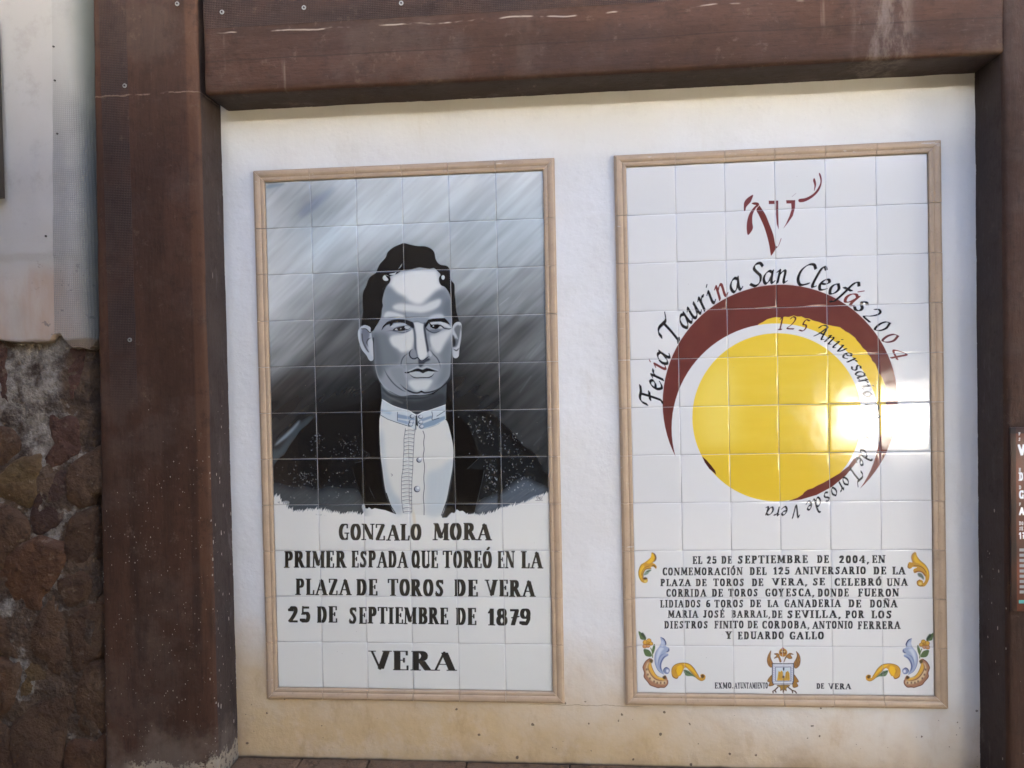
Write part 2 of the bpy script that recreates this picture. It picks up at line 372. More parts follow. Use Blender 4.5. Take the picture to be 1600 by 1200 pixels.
    p.fill([(858, 60), (858, 310), (900, 430), (922, 560), (915, 700), (890, 850), (860, 1000), (815, 1122), (850, 1100), (880, 1108), (900, 1092), (930, 1098), (950, 1066), (975, 1082), (1000, 1078), (1035, 1102), (1060, 1085), (1100, 1090), (1130, 960), (1165, 820), (1180, 730), (1040, 722), (1085, 680), (1142, 625), (1120, 540), (1080, 430), (1040, 350), (990, 290), (935, 245), (905, 150)], K, smooth=False)
    p.line([(1040, 722), (1085, 680), (1142, 627)], 4, 90, a=.7); p.line([(1182, 735), (1165, 830), (1135, 950), (1105, 1080)], 4, 95, a=.6)
    for q in ([(965, 930), (945, 965)], [(985, 950), (950, 1000)], [(990, 985), (962, 1030)]): p.line(q, 9, 150, blur=1, a=.6, taper=1)
    p.ell(1058, 592, 4, 4, 210); p.ell(965, 282, 5, 3, 200)
    # neck
    Z(540, 480, 8)
    p.fill([(440, 960), (560, 1060), (700, 1100), (900, 1110), (1100, 1090), (1268, 960), (1262, 1100), (1255, 1250), (1120, 1320), (960, 1360), (880, 1350), (700, 1270), (560, 1220), (455, 1150)], (84, 90, 94), smooth=False)
    p.fill([(700, 1150), (900, 1180), (1200, 1080), (1250, 1180), (1100, 1290), (930, 1350), (760, 1270), (560, 1200)], (58, 62, 66), blur=22, a=.8)
    p.line([(460, 1060), (560, 1130), (720, 1200)], 26, 120, blur=8, a=.5)
    # head
    skin = [(560, -500 + 110), (640, -420), (860, -478), (1050, -470), (1170, -430), (1200, -350), (1260, -240), (1310, -120), (1330, 60), (1335, 300), (1330, 500), (1315, 700), (1310, 830), (1285, 900), (1200, 1000), (1080, 1075), (950, 1100), (820, 1100), (700, 1110), (600, 1070), (500, 1010), (435, 930), (395, 840), (370, 730), (358, 600), (350, 450), (333, 310), (380, 230), (430, 160), (455, 90), (462, -60), (500, -220), (545, -310)]
    p.fill(skin, (150, 155, 160))
    p.fill([(333, 320), (520, 320), (560, 430), (660, 560), (690, 610), (680, 700), (560, 740), (500, 780), (430, 880), (390, 800), (360, 680), (350, 480)], (120, 127, 132), blur=32)
    p.fill([(340, 330), (400, 360), (440, 560), (460, 760), (440, 900), (380, 780), (355, 560)], (98, 104, 110), blur=30, a=.7)
    p.fill([(1180, 560), (1300, 420), (1330, 420), (1320, 700), (1290, 870), (1200, 960), (1120, 1000), (1190, 820), (1200, 700)], (126, 133, 138), blur=30)
    p.fill([(560, 780), (700, 760), (740, 860), (800, 960), (900, 1050), (760, 1020), (640, 930)], (140, 146, 150), blur=16)
    p.fill([(700, 640), (790, 620), (1100, 640), (1160, 740), (1040, 750), (900, 745), (740, 770)], (142, 148, 152), blur=10)
    # forehead
    p.soft = 1.7
    p.zoom(540, 360, 8)
    p.fill([(575, 585), (640, 545), (740, 520), (860, 492), (1040, 495), (1130, 500), (1170, 560), (1180, 650), (1230, 740), (1120, 790), (1030, 880), (900, 930), (760, 860), (640, 790), (540, 700), (560, 640)], (218, 219, 216), blur=14)
    p.fill([(490, 740), (560, 700), (640, 790), (760, 850), (700, 890), (610, 920), (600, 1000), (480, 1030), (468, 900)], (136, 145, 152), blur=18)
    p.fill([(1300, 820), (1240, 740), (1160, 750), (1060, 840), (980, 910), (1100, 880), (1180, 870), (1180, 940), (1100, 1010), (980, 1050), (1180, 1030), (1240, 1090), (1330, 1090), (1325, 940)], (128, 136, 143), blur=18)
    p.fill([(1250, 900), (1310, 860), (1330, 1060), (1270, 1080), (1220, 1020)], (108, 116, 124), blur=16, a=.8)
    p.fill([(590, 950), (680, 915), (800, 925), (960, 940), (1080, 890), (1190, 860), (1185, 930), (1110, 990), (960, 1030), (840, 1020), (700, 1010), (620, 990)], (204, 207, 206), blur=9)
    p.fill([(480, 1070), (520, 1015), (620, 1025), (740, 1070), (740, 1092), (600, 1082), (490, 1090)], (200, 204, 204), blur=6)
    p.fill([(1030, 1100), (1100, 1060), (1200, 1050), (1230, 1090), (1120, 1100)], (196, 200, 202), blur=7)
    p.fill([(760, 1040), (900, 1060), (1030, 1060), (1010, 1120), (860, 1140), (770, 1110)], (150, 158, 164), blur=12, a=.9)
    # hair
    p.soft = 1.0
    HK = (27, 29, 30)
    p.fill([(735, 160), (690, 172), (600, 212), (530, 270), (500, 340), (430, 420), (400, 480), (380, 530), (300, 590), (260, 690), (220, 780), (215, 900), (220, 1010), (205, 1110), (200, 1190), (250, 1185), (330, 1260), (380, 1200), (432, 1110), (450, 1010), (468, 940), (460, 880), (480, 780), (512, 700), (552, 655), (566, 610), (556, 575), (640, 545), (700, 505), (740, 490), (820, 488), (860, 478), (930, 465), (1050, 482), (1110, 475), (1160, 520), (1190, 555), (1172, 600), (1176, 650), (1200, 690), (1244, 712), (1290, 770), (1318, 850), (1330, 950), (1335, 1100), (1345, 1200), (1420, 1170), (1405, 1080), (1385, 1000), (1378, 900), (1368, 800), (1362, 680), (1320, 620), (1310, 510), (1270, 450), (1182, 430), (1132, 370), (1112, 280), (1070, 232), (1000, 203), (900, 197), (820, 182)], HK)
    p.ell(508, 594, 42, 38, (196, 200, 200)); p.fill([(500, 560), (560, 590), (550, 650), (500, 650), (540, 620)], HK, smooth=True)
    p.fill([(550, 545), (620, 530), (640, 515), (620, 552), (570, 556)], 200, smooth=True)
    p.ell(1222, 592, 22, 30, (190, 194, 194)); p.fill([(1190, 575), (1200, 630), (1235, 640), (1200, 650), (1178, 610)], HK)
    p.line([(655, 490), (690, 450), (712, 405)], 12, 190, taper=.8, a=.9); p.line([(590, 500), (612, 470)], 6, 150, taper=1)
    for q in ([(780, 330), (786, 400)], [(830, 310), (822, 380)], [(895, 350), (880, 400)], [(800, 400), (810, 450)], [(940, 380), (950, 430)], [(1000, 420), (960, 455)], [(880, 430), (900, 470)]): p.line(q, 13, 112, blur=4, a=.8, taper=1)
    for i in range(14):
        x = 430 + i * 7; p.line([(x, 760 - i * 4), (x + 30, 740 - i * 8), (x + 50, 690 - i * 9)], 3, 75, a=.5, taper=1)
    # ears
    p.zoom(540, 480, 8)
    p.fill([(205, 235), (250, 222), (312, 252), (325, 320), (332, 390), (346, 450), (352, 560), (350, 650), (322, 672), (292, 655), (262, 600), (200, 520), (162, 400), (155, 310), (178, 258)], (180, 185, 190))
    p.fill([(205, 280), (262, 275), (300, 330), (290, 390), (268, 430), (270, 490), (285, 560), (240, 500), (205, 400)], (120, 124, 134), blur=6)
    p.line([(200, 270), (255, 270), (310, 318), (322, 270)], 9, 30); p.line([(205, 330), (215, 420), (250, 500), (290, 560)], 9, 60, blur=3)
    p.line([(322, 380), (285, 400), (268, 440), (285, 500)], 10, 40, blur=3, taper=.6); p.line([(350, 380), (352, 480), (358, 660)], 9, 30, blur=1)
    p.fill([(300, 420), (330, 400), (342, 500), (345, 620), (310, 560)], (196, 198, 200), blur=6, a=.8)
    p.fill([(1342, 250), (1372, 200), (1425, 188), (1455, 235), (1452, 400), (1428, 520), (1422, 600), (1392, 638), (1348, 622), (1336, 520), (1336, 320)], (188, 192, 195))
    p.fill([(1362, 270), (1405, 225), (1440, 250), (1434, 330), (1405, 470), (1365, 500), (1345, 420), (1392, 380), (1372, 320)], (112, 116, 120), blur=6)
    p.line([(1350, 300), (1390, 370), (1400, 400)], 16, 190, blur=3, a=.8); p.fill([(1342, 350), (1370, 400), (1375, 470), (1345, 500)], 45, blur=6, a=.9)
    p.line([(1345, 520), (1390, 545), (1425, 510)], 10, 50, blur=3, taper=.6)
    p.line([(1442, 230), (1456, 330), (1438, 470), (1424, 600)], 7, 40, blur=2, a=.7)
    # cheeks, nose
    p.soft = 1.5
    p.fill([(552, 400), (590, 355), (700, 335), (780, 300), (850, 260), (862, 330), (858, 420), (826, 530), (775, 552), (700, 562), (655, 520), (590, 480)], (204, 206, 204), blur=9)
    p.fill([(1058, 360), (1120, 345), (1210, 305), (1330, 270), (1320, 330), (1250, 440), (1190, 555), (1140, 570), (1085, 510), (1048, 430)], (200, 203, 202), blur=11)
    p.line([(838, 210), (866, 300), (874, 400), (878, 520), (900, 620)], 26, (88, 95, 102), blur=8)
    p.fill([(838, 200), (900, 190), (975, 212), (992, 300), (1005, 420), (1024, 520), (1022, 600), (985, 650), (935, 655), (908, 600), (892, 480), (884, 340), (866, 250)], (206, 208, 206), blur=4)
    p.line([(1000, 200), (990, 260), (1006, 380), (1022, 470), (1036, 560)], 22, (48, 52, 60), blur=7)
    p.line([(1030, 330), (1046, 430), (1060, 500)], 22, (120, 128, 136), blur=10, a=.8)
    p.fill([(806, 570), (830, 530), (868, 528), (890, 580), (894, 630), (850, 640), (818, 620)], (140, 146, 152), blur=5)
    p.line([(840, 526), (815, 545), (803, 575), (808, 612), (834, 640), (868, 645), (905, 632), (935, 665), (965, 672), (1000, 650), (1030, 625), (1052, 618)], 11, (24, 26, 34), taper=.3)
    p.fill([(915, 650), (960, 680), (1030, 640), (1060, 660), (1000, 690), (965, 735), (925, 748)], (66, 72, 80), blur=6)
    p.fill([(1045, 545), (1078, 575), (1080, 610), (1058, 618), (1040, 580)], (176, 180, 186), blur=2)
    p.line([(795, 575), (745, 605), (712, 650), (696, 710), (700, 735)], 8, (52, 58, 64), blur=2, taper=.6); p.line([(1058, 524), (1098, 585), (1148, 640), (1178, 700), (1192, 765)], 9, (52, 58, 64), blur=2, taper=.6)
    # mouth
    p.line([(790, 800), (850, 770), (905, 748), (960, 766), (1020, 745), (1080, 765), (1160, 792)], 7, 205, blur=2, a=.9)
    p.fill([(750, 815), (820, 800), (870, 775), (910, 766), (965, 784), (1015, 762), (1060, 770), (1110, 790), (1168, 802), (1100, 806), (1040, 800), (1000, 815), (970, 828), (930, 806), (880, 802), (820, 815)], (36, 38, 42), smooth=False)
    p.fill([(800, 830), (870, 808), (930, 812), (970, 830), (1020, 808), (1120, 812), (1090, 850), (1040, 876), (950, 880), (870, 874)], (178, 182, 184), blur=3)
    p.line([(798, 832), (840, 870), (890, 884), (960, 880), (1040, 880), (1085, 858), (1120, 815)], 11, (34, 36, 40), blur=1.5, taper=.5)
    p.line([(745, 815), (770, 822), (800, 818)], 10, 34)
    # chin
    p.fill([(800, 920), (880, 905), (1080, 905), (1060, 980), (1010, 1035), (950, 1040), (890, 1052), (830, 1010), (790, 960)], (196, 200, 200), blur=10)
    p.line([(685, 962), (730, 1005), (780, 1040), (850, 1068), (905, 1072), (950, 1058), (1000, 1070), (1100, 1052), (1200, 1000), (1265, 920)], 14, (22, 24, 28), blur=2, taper=.5)
    p.line([(930, 1060), (950, 1048), (970, 1058)], 8, 30)
    p.line([(480, 760), (530, 860), (610, 960), (700, 1030), (770, 1062)], 10, (58, 64, 70), blur=4, taper=.6)
    p.line([(400, 860), (470, 980), (560, 1060), (660, 1110)], 20, (176, 182, 186), blur=6, a=.8, taper=.8)
    p.line([(440, 980), (540, 1090), (680, 1130), (820, 1140), (1000, 1130), (1180, 1060)], 14, (44, 48, 52), blur=6, a=.9, taper=.5)
    p.line([(372, 720), (395, 830), (435, 930)], 8, 175, blur=3, a=.7)
    p.soft = 1.0
    # eyes and brows
    p.fill([(560, 235), (640, 205), (750, 200), (760, 225), (660, 235), (600, 255)], (178, 184, 188), blur=3)
    p.fill([(450, 292), (470, 235), (520, 185), (580, 160), (650, 150), (750, 156), (800, 172), (842, 190), (832, 240), (780, 225), (740, 200), (680, 190), (600, 196), (580, 228), (556, 240), (560, 205), (510, 225), (480, 250)], (30, 33, 36), smooth=False)
    p.fill([(762, 180), (842, 190), (862, 250), (840, 262), (790, 225)], (42, 46, 52), blur=4)
    p.fill([(590, 292), (620, 262), (680, 245), (740, 232), (800, 240), (812, 262), (770, 285), (690, 298), (640, 290)], (34, 36, 40), blur=1)
    p.fill([(615, 278), (640, 266), (655, 280), (648, 288)], 190); p.fill([(738, 248), (765, 236), (812, 246), (800, 268), (765, 276)], 186, blur=1)
    p.ell(692, 268, 7, 7, 225); p.ell(752, 244, 6, 5, 225)
    p.line([(512, 300), (575, 292), (640, 304), (720, 318), (800, 292), (835, 262)], 13, (96, 102, 110), blur=5, taper=.6)
    p.fill([(1066, 200), (1140, 184), (1230, 190), (1300, 235), (1320, 268), (1250, 248), (1160, 208), (1090, 215)], (188, 192, 194), blur=3)
    p.fill([(992, 235), (1010, 195), (1035, 160), (1100, 145), (1160, 142), (1240, 138), (1275, 170), (1312, 222), (1260, 200), (1190, 182), (1100, 184), (1050, 192), (1020, 240), (1000, 262)], (30, 33, 36), smooth=False)
    p.line([(1000, 210), (1010, 265), (1050, 300), (1110, 320), (1165, 305), (1215, 280)], 13, (60, 66, 74), blur=4, taper=.5)
    p.fill([(1055, 285), (1120, 280), (1200, 272), (1160, 305), (1100, 315)], (120, 126, 132), blur=3)
    p.fill([(1055, 200), (1080, 222), (1150, 216), (1195, 238), (1180, 258), (1130, 276), (1085, 262), (1062, 236)], (16, 17, 20), smooth=False)
    p.fill([(1185, 240), (1230, 258), (1195, 270), (1160, 268)], 180, blur=1)
    p.line([(1150, 216), (1200, 236), (1240, 266), (1300, 275), (1330, 262)], 11, (36, 40, 46), taper=.5)
    p.line([(1050, 195), (1068, 225), (1070, 250)], 12, 20); p.ell(1100, 237, 9, 8, 230)
    p.line([(850, 188), (900, 178), (960, 200), (1000, 205)], 8, (96, 104, 112), blur=3, a=.7)
    # shirt and collar
    Z(540, 600, 5.4545)
    sh = [(297, 262), (400, 300), (520, 330), (605, 350), (650, 385), (780, 350), (857, 305), (900, 430), (922, 560), (915, 700), (890, 850), (860, 1000), (818, 1122), (700, 1118), (560, 1110), (430, 1106), (380, 1020), (340, 900), (315, 720), (297, 560)]
    p.fill(sh, (208, 208, 203))
    p.fill([(298, 420), (320, 430), (345, 700), (400, 900), (480, 1000), (480, 1100), (430, 1106), (380, 1020), (340, 900), (315, 720)], (168, 178, 184), blur=20, a=.7)
    p.fill([(700, 760), (800, 720), (916, 640), (905, 780), (860, 1000), (822, 1115), (690, 1110), (690, 900)], (178, 188, 194), blur=26, a=.7)
    for i in range(16):
        x = 700 + i * 12; p.line([(x, 760 + r.uniform(0, 80)), (x - 12, 1000 + r.uniform(-60, 90))], 5, r.choice([150, 215, 175]), blur=2, a=.3, taper=1)
    p.line([(862, 1000), (820, 1118)], 6, 40, a=.9); p.line([(350, 930), (385, 1030), (430, 1106)], 6, 20)
    cc = (192, 200, 204)
    p.fill([(313, 130), (400, 182), (480, 210), (545, 228), (605, 262), (604, 330), (598, 392), (545, 362), (430, 325), (360, 300), (300, 265), (303, 200)], cc, smooth=False)
    p.fill([(612, 268), (660, 240), (730, 220), (800, 200), (855, 178), (858, 300), (780, 350), (700, 376), (650, 388), (622, 380)], cc, smooth=False)
    p.fill([(446, 255), (540, 275), (592, 290), (592, 310), (446, 290)], (140, 156, 172), blur=2, smooth=False); p.fill([(446, 300), (592, 330), (560, 355), (446, 320)], (150, 166, 184), blur=2, smooth=False)
    p.fill([(640, 300), (740, 268), (742, 290), (640, 325)], (140, 156, 172), blur=2, smooth=False); p.fill([(640, 345), (745, 305), (850, 272), (850, 300), (760, 350), (660, 380)], (138, 156, 172), blur=3, smooth=False)
    p.fill([(303, 215), (400, 240), (380, 262), (303, 240)], (158, 176, 190), blur=4, a=.8, smooth=False)
    for q in ([(445, 240), (443, 312)], [(738, 236), (745, 268), (738, 300), (745, 308)], [(300, 265), (360, 300), (430, 325), (545, 362)], [(605, 265), (603, 388), (585, 386)], [(780, 275), (850, 230)], [(745, 308), (800, 290)]): p.line(q, 4.5, (50, 60, 70), a=.9, smooth=False)
    p.line([(313, 130), (400, 182), (480, 210), (545, 228), (605, 264), (660, 240), (730, 220), (855, 178)], 5, (236, 238, 236))
    for x, y in ((570, 276), (562, 322), (556, 346), (642, 280), (642, 326), (650, 364)):
        p.ell(x, y, 21, 17, (70, 76, 84)); p.ell(x + 3, y - 2, 17, 14, (178, 186, 194)); p.ell(x + 6, y - 6, 7, 5, 220, blur=2)
    for x, y, R_ in ((632, 645, 23), (615, 893, 27)):
        p.ell(x - 3, y + 2, R_, R_, (74, 76, 84)); p.ell(x + 2, y - 1, R_ - 4, R_ - 4, (172, 176, 184)); p.ell(x + 6, y - 8, R_ * .4, R_ * .4, 222, blur=3)
    p.line([(662, 400), (674, 440), (668, 500), (672, 560), (664, 620), (676, 700), (670, 800), (674, 880), (666, 960), (672, 1040), (672, 1115)], 5, (60, 64, 70), a=.9)
    p.line([(513, 380), (506, 430), (500, 470), (500, 560), (494, 640), (492, 720), (480, 800), (478, 920), (482, 1010), (495, 1095)], 4, (80, 84, 88), a=.9)
    p.line([(600, 272), (596, 390), (588, 440), (584, 520), (578, 620), (576, 720), (570, 800), (566, 920), (568, 1090)], 4, (80, 84, 88), a=.9)
    for i in range(22):
        y = 395 + i * 33; xl = np.interp(y, [380, 560, 800, 1090], [510, 500, 480, 492]); xr = np.interp(y, [390, 560, 800, 1090], [592, 580, 570, 568])
        p.line([(xl, y + 4), ((xl + xr) / 2, y - 3), (xr, y + 3)], 4.5, (96, 102, 106), a=.85, smooth=True)
        p.line([(xl + 4, y + 12), (xr - 4, y + 10)], 8, (170, 178, 182), blur=2, a=.6)
    p.line([(390, 765), (402, 775), (394, 785)], 4, 110)
    # signature scribble at the hem
    Z(640, 640, 6.667)
    for q in ([(1325, 905), (1330, 935)], [(1320, 910), (1345, 905), (1340, 925)], [(1352, 912), (1350, 932)], [(1362, 905), (1358, 930), (1372, 928)], [(1380, 900), (1376, 926)], [(1312, 945), (1385, 940)]): p.line(q, 4, 60, a=.8)
    # rust weep below the shirt
    Z(420, 800, 6.667); p.line([(1500, -60), (1515, 60), (1530, 170), (1540, 300)], 26, (206, 192, 160), blur=8, a=.55, taper=.6); p.line([(1525, 20), (1530, 120)], 6, (196, 160, 100), blur=2, a=.6, taper=1)
    Z(0, 0, 1)
    W = caps_word
    for w, a, b, t_, bo in (('GONZALO', 529, 659, 819, 843.5), ('MORA', 677.5, 768, 817.5, 843), ('PRIMER', 443, 541, 862, 887), ('ESPADA', 549, 637.5, 861.5, 886.5), ('QUE', 644, 685, 860.5, 886.5), ('TOREÓ', 692.5, 769, 861, 886.5), ('EN', 777.5, 804, 861, 886.5), ('LA', 814.5, 847.5, 861, 886.5),
                            ('PLAZA', 461, 549, 905.5, 930), ('DE', 556.5, 590, 905.5, 930), ('TOROS', 606, 694.5, 905.3, 930.5), ('DE', 710, 747.3, 905.5, 930.5), ('VERA', 759.5, 835.8, 905.8, 930.7),
                            ('25', 449.7, 485.5, 948, 973), ('DE', 494.5, 527.5, 948.5, 973), ('SEPTIEMBRE', 545, 701.3, 949, 974), ('DE', 712.5, 745.3, 949.3, 974.8), ('1879', 763, 829.5, 949.6, 975.2)):
        W(p, w, a, b, t_, bo, c=(22, 21, 19), W=19, t=6, thin=7, gap=6)
    W(p, 'VERA', 577.5, 713, 1017, 1046.5, c=(20, 19, 18), W=19, t=4.5, gap=4)
    return p

def paint_poster_art():
    p = Painter(HR, col((214, 214, 212)))
    M = (104, 52, 47)
    def circ(cx, cy, rx, ry=None, n=90):
        t = np.linspace(0, 2 * np.pi, n, endpoint=False); return np.c_[cx + rx * np.cos(t), cy + (ry or rx) * np.sin(t)]
    p.zoom(0, 0, 1)
    p.fill(circ(1219, 629, 184), M, smooth=False)
    # clay mottling of the crescent
    r = np.random.default_rng(2)
    for i in range(46):
        a = r.uniform(np.pi * .05, np.pi * 1.05); R_ = r.uniform(166, 178)
        x, y = 1219 + R_ * np.cos(a), 629 - R_ * np.sin(a)
        p.line([(x - 10 * np.sin(a), y - 10 * np.cos(a)), (x + 10 * np.sin(a), y + 10 * np.cos(a))], r.uniform(4, 14), r.choice([0, 1]) and (112, 60, 50) or (96, 44, 40), blur=4, a=.35)
    # brushed yellow outside the white ring
    Y = (226, 190, 62)
    p.fill([(1184, 507), (1192, 503), (1198, 499), (1205, 497), (1212, 495.5), (1220, 496.5), (1226, 495), (1232, 495.5), (1240, 493.2), (1246, 495), (1252, 494.6), (1258, 497.5), (1264, 498), (1270, 501), (1280, 503.5), (1286, 506), (1292, 507.6), (1300, 509.5), (1312, 511.5), (1317, 515), (1321, 518), (1327, 521), (1336, 528), (1339, 532.5), (1344, 538), (1348, 544), (1354, 549), (1357, 554.5), (1361, 559), (1363, 564), (1368, 569), (1371, 577), (1374, 584), (1379, 591), (1381.5, 598), (1384, 605), (1384.5, 622), (1384, 642), (1381, 665), (1374, 690), (1352, 720), (1300, 700), (1200, 560)], Y, smooth=False)
    p.fill(circ(1212, 668.5, 163), col((214, 214, 213)) * 255, smooth=False)
    p.fill(circ(1214, 652, 132.5, 131.2), (226, 194, 64), smooth=False)
    keep = p.im.copy()
    # brush-marked yellow: horizontal strokes, paler at the left
    for i in range(150):
        y = r.uniform(530, 775); hw = np.sqrt(max(0, 1 - ((y - 652) / 128) ** 2)) * 124
        x = r.uniform(1214 - hw, 1214 + hw - 20); L = min(r.uniform(25, 90), 1214 + hw - x)
        p.line([(x, y), (x + L, y + r.uniform(-1.5, 1.5))], r.uniform(4, 12), r.choice([0, 1, 2]) == 0 and (214, 178, 44) or (240, 214, 104), blur=3, a=.42, taper=.8)
    p.fill([(1090, 610), (1130, 560), (1150, 600), (1150, 690), (1120, 720), (1095, 690)], (238, 218, 122), blur=14, a=.5)
    p.fill([(1090, 700), (1340, 705), (1320, 745), (1270, 775), (1214, 783), (1150, 770), (1110, 735)], (216, 180, 46), blur=10, a=.55)
    dm = np.zeros((TH, TW)); p.cover(p.tex(circ(1214, 652, 132.5, 131.2)), dm, 0, 0); p.im = keep * (1 - dm[..., None]) + p.im * dm[..., None]
    p.fill([(1345, 712), (1334, 718), (1326, 729), (1318, 735), (1312, 740), (1305, 744), (1300, 747), (1295, 750), (1286, 755), (1277, 759), (1270, 763), (1262, 765.5), (1257, 769), (1254, 773), (1246, 778), (1232, 783), (1252, 780.5), (1276, 773.5), (1300, 761), (1322, 743), (1338, 723)], (100, 42, 36), smooth=False)
    p.fill([(1097, 713), (1104, 719), (1111, 727), (1117, 735), (1119, 741.5), (1108, 732), (1101, 722)], (70, 34, 28), smooth=False)
    # emblem above
    p.zoom(1120, 260, 8); C = (112, 54, 56)
    p.fill([(448, 358), (380, 395), (340, 445), (332, 500), (336, 556), (352, 550), (362, 510), (400, 465), (420, 440)], C)
    p.fill([(430, 462), (470, 450), (515, 458), (530, 490), (600, 600), (650, 720), (700, 850), (728, 980), (760, 1000), (796, 905), (800, 912), (770, 990), (735, 1030), (680, 1112), (668, 1090), (650, 980), (620, 860), (580, 740), (520, 610), (492, 555), (495, 490), (460, 480)], (108, 48, 44))
    p.fill([(505, 470), (470, 500), (432, 545), (395, 610), (372, 700), (370, 800), (388, 858), (444, 780), (438, 700), (440, 620), (460, 560), (505, 490)], C)
    p.line([(530, 480), (490, 530), (480, 560)], 7, (216, 200, 190))
    p.fill([(645, 430), (716, 430), (718, 470), (646, 472)], C, smooth=False); p.fill([(738, 430), (762, 430), (762, 560), (768, 790), (745, 720), (734, 600), (736, 500)], C, smooth=False); p.fill([(735, 430), (760, 430), (760, 470), (735, 465)], C, smooth=False)
    p.fill([(862, 425), (975, 424), (972, 520), (945, 620), (890, 700), (826, 780), (860, 720), (905, 620), (930, 540), (925, 465), (866, 465)], C, smooth=False)
    p.line([(936, 380), (985, 338)], 16, (104, 66, 72), taper=1)
    p.fill([(1022, 412), (1110, 395), (1200, 345), (1262, 270), (1292, 190), (1272, 92), (1290, 96), (1308, 160), (1300, 240), (1262, 320), (1190, 390), (1100, 440), (1028, 448)], C)
    p.fill([(1212, 148), (1230, 180), (1236, 240), (1212, 312), (1216, 240), (1200, 180)], C, smooth=True)
    # lettering round the disc
    p.zoom(0, 0, 1); cx, cy = 1219, 629; BK = (34, 34, 36); RD = (112, 54, 50)
    for ch, th, k, c in (('F', 177.5, .36, BK), ('e', 172.0, .345, BK), ('r', 167.6, .345, BK), ('i', 163.3, .345, RD), ('a', 159.2, .345, BK), ('T', 147.5, .40, BK), ('a', 139.6, .36, BK), ('u', 133.4, .36, BK), ('r', 128.0, .36, BK), ('i', 123.6, .36, BK), ('n', 118.2, .36, RD), ('a', 111.2, .36, BK),
                         ('S', 101.2, .35, BK), ('a', 95.6, .345, BK), ('n', 89.4, .345, BK), ('C', 79.4, .36, BK), ('l', 74.2, .36, BK), ('e', 69.8, .345, BK), ('o', 64.6, .345, BK), ('f', 60.4, .345, BK), ('á', 55.6, .345, RD), ('s', 50.2, .345, BK), ('2', 43.6, .27, BK), ('0', 36.8, .27, BK), ('0', 30.3, .27, (92, 48, 48)), ('4', 22.6, .27, RD)):
        a = np.radians(th); script_at(p, ch, cx + 186.5 * np.cos(a), cy - 186.5 * np.sin(a), a, k * .95, c, W=13)
    cx, cy = 1214.5, 652
    def polar(px, py): return np.arctan2(cy - py, px - cx)
    for ch, px, py, k, c in (('1', 1219, 506, .2, (90, 48, 46)), ('2', 1236, 508, .2, (84, 46, 44)), ('5', 1254, 513, .2, (84, 46, 44)), ('A', 1283, 521, .22, BK), ('n', 1297, 530, .22, BK), ('i', 1307, 537, .22, BK), ('v', 1316, 544, .22, BK), ('e', 1325, 554, .22, BK), ('r', 1333, 563, .22, BK), ('s', 1340, 573, .22, BK), ('a', 1347, 584, .22, BK), ('r', 1352, 595, .22, BK), ('i', 1356, 603, .22, BK), ('o', 1360, 615, .22, BK),
                            ('P', 1366, 634, .2, BK), ('l', 1367, 646, .2, BK), ('a', 1367, 657, .2, BK), ('z', 1366, 670, .2, BK), ('a', 1364, 683, .2, BK),
                            ('d', 1358, 713, .22, BK), ('e', 1350, 724, .22, BK), ('T', 1338, 742, .24, BK), ('o', 1325, 755, .22, BK), ('r', 1316, 763, .22, BK), ('o', 1305, 770, .22, BK), ('s', 1293, 777, .22, BK), ('d', 1278, 785, .22, BK), ('e', 1265, 790, .22, BK), ('V', 1243, 796, .2, BK), ('e', 1226, 797, .22, BK), ('r', 1215, 798, .22, BK), ('a', 1203, 797, .22, BK)):
        a = polar(px, py); R_ = 139 if px != 1219 else 137
        if py > 700: R_ = 140
        script_at(p, ch, cx + R_ * np.cos(a), cy - R_ * np.sin(a), a, k, c, W=12)
    # small capitals
    W = lambda w, a, b, t_, bo, s=0: caps_word(p, w, a, b, t_, bo, c=(30, 31, 33), W=15.5, t=8, thin=8.5, y_end=s, gap=13 if len(w) > 2 else 10)
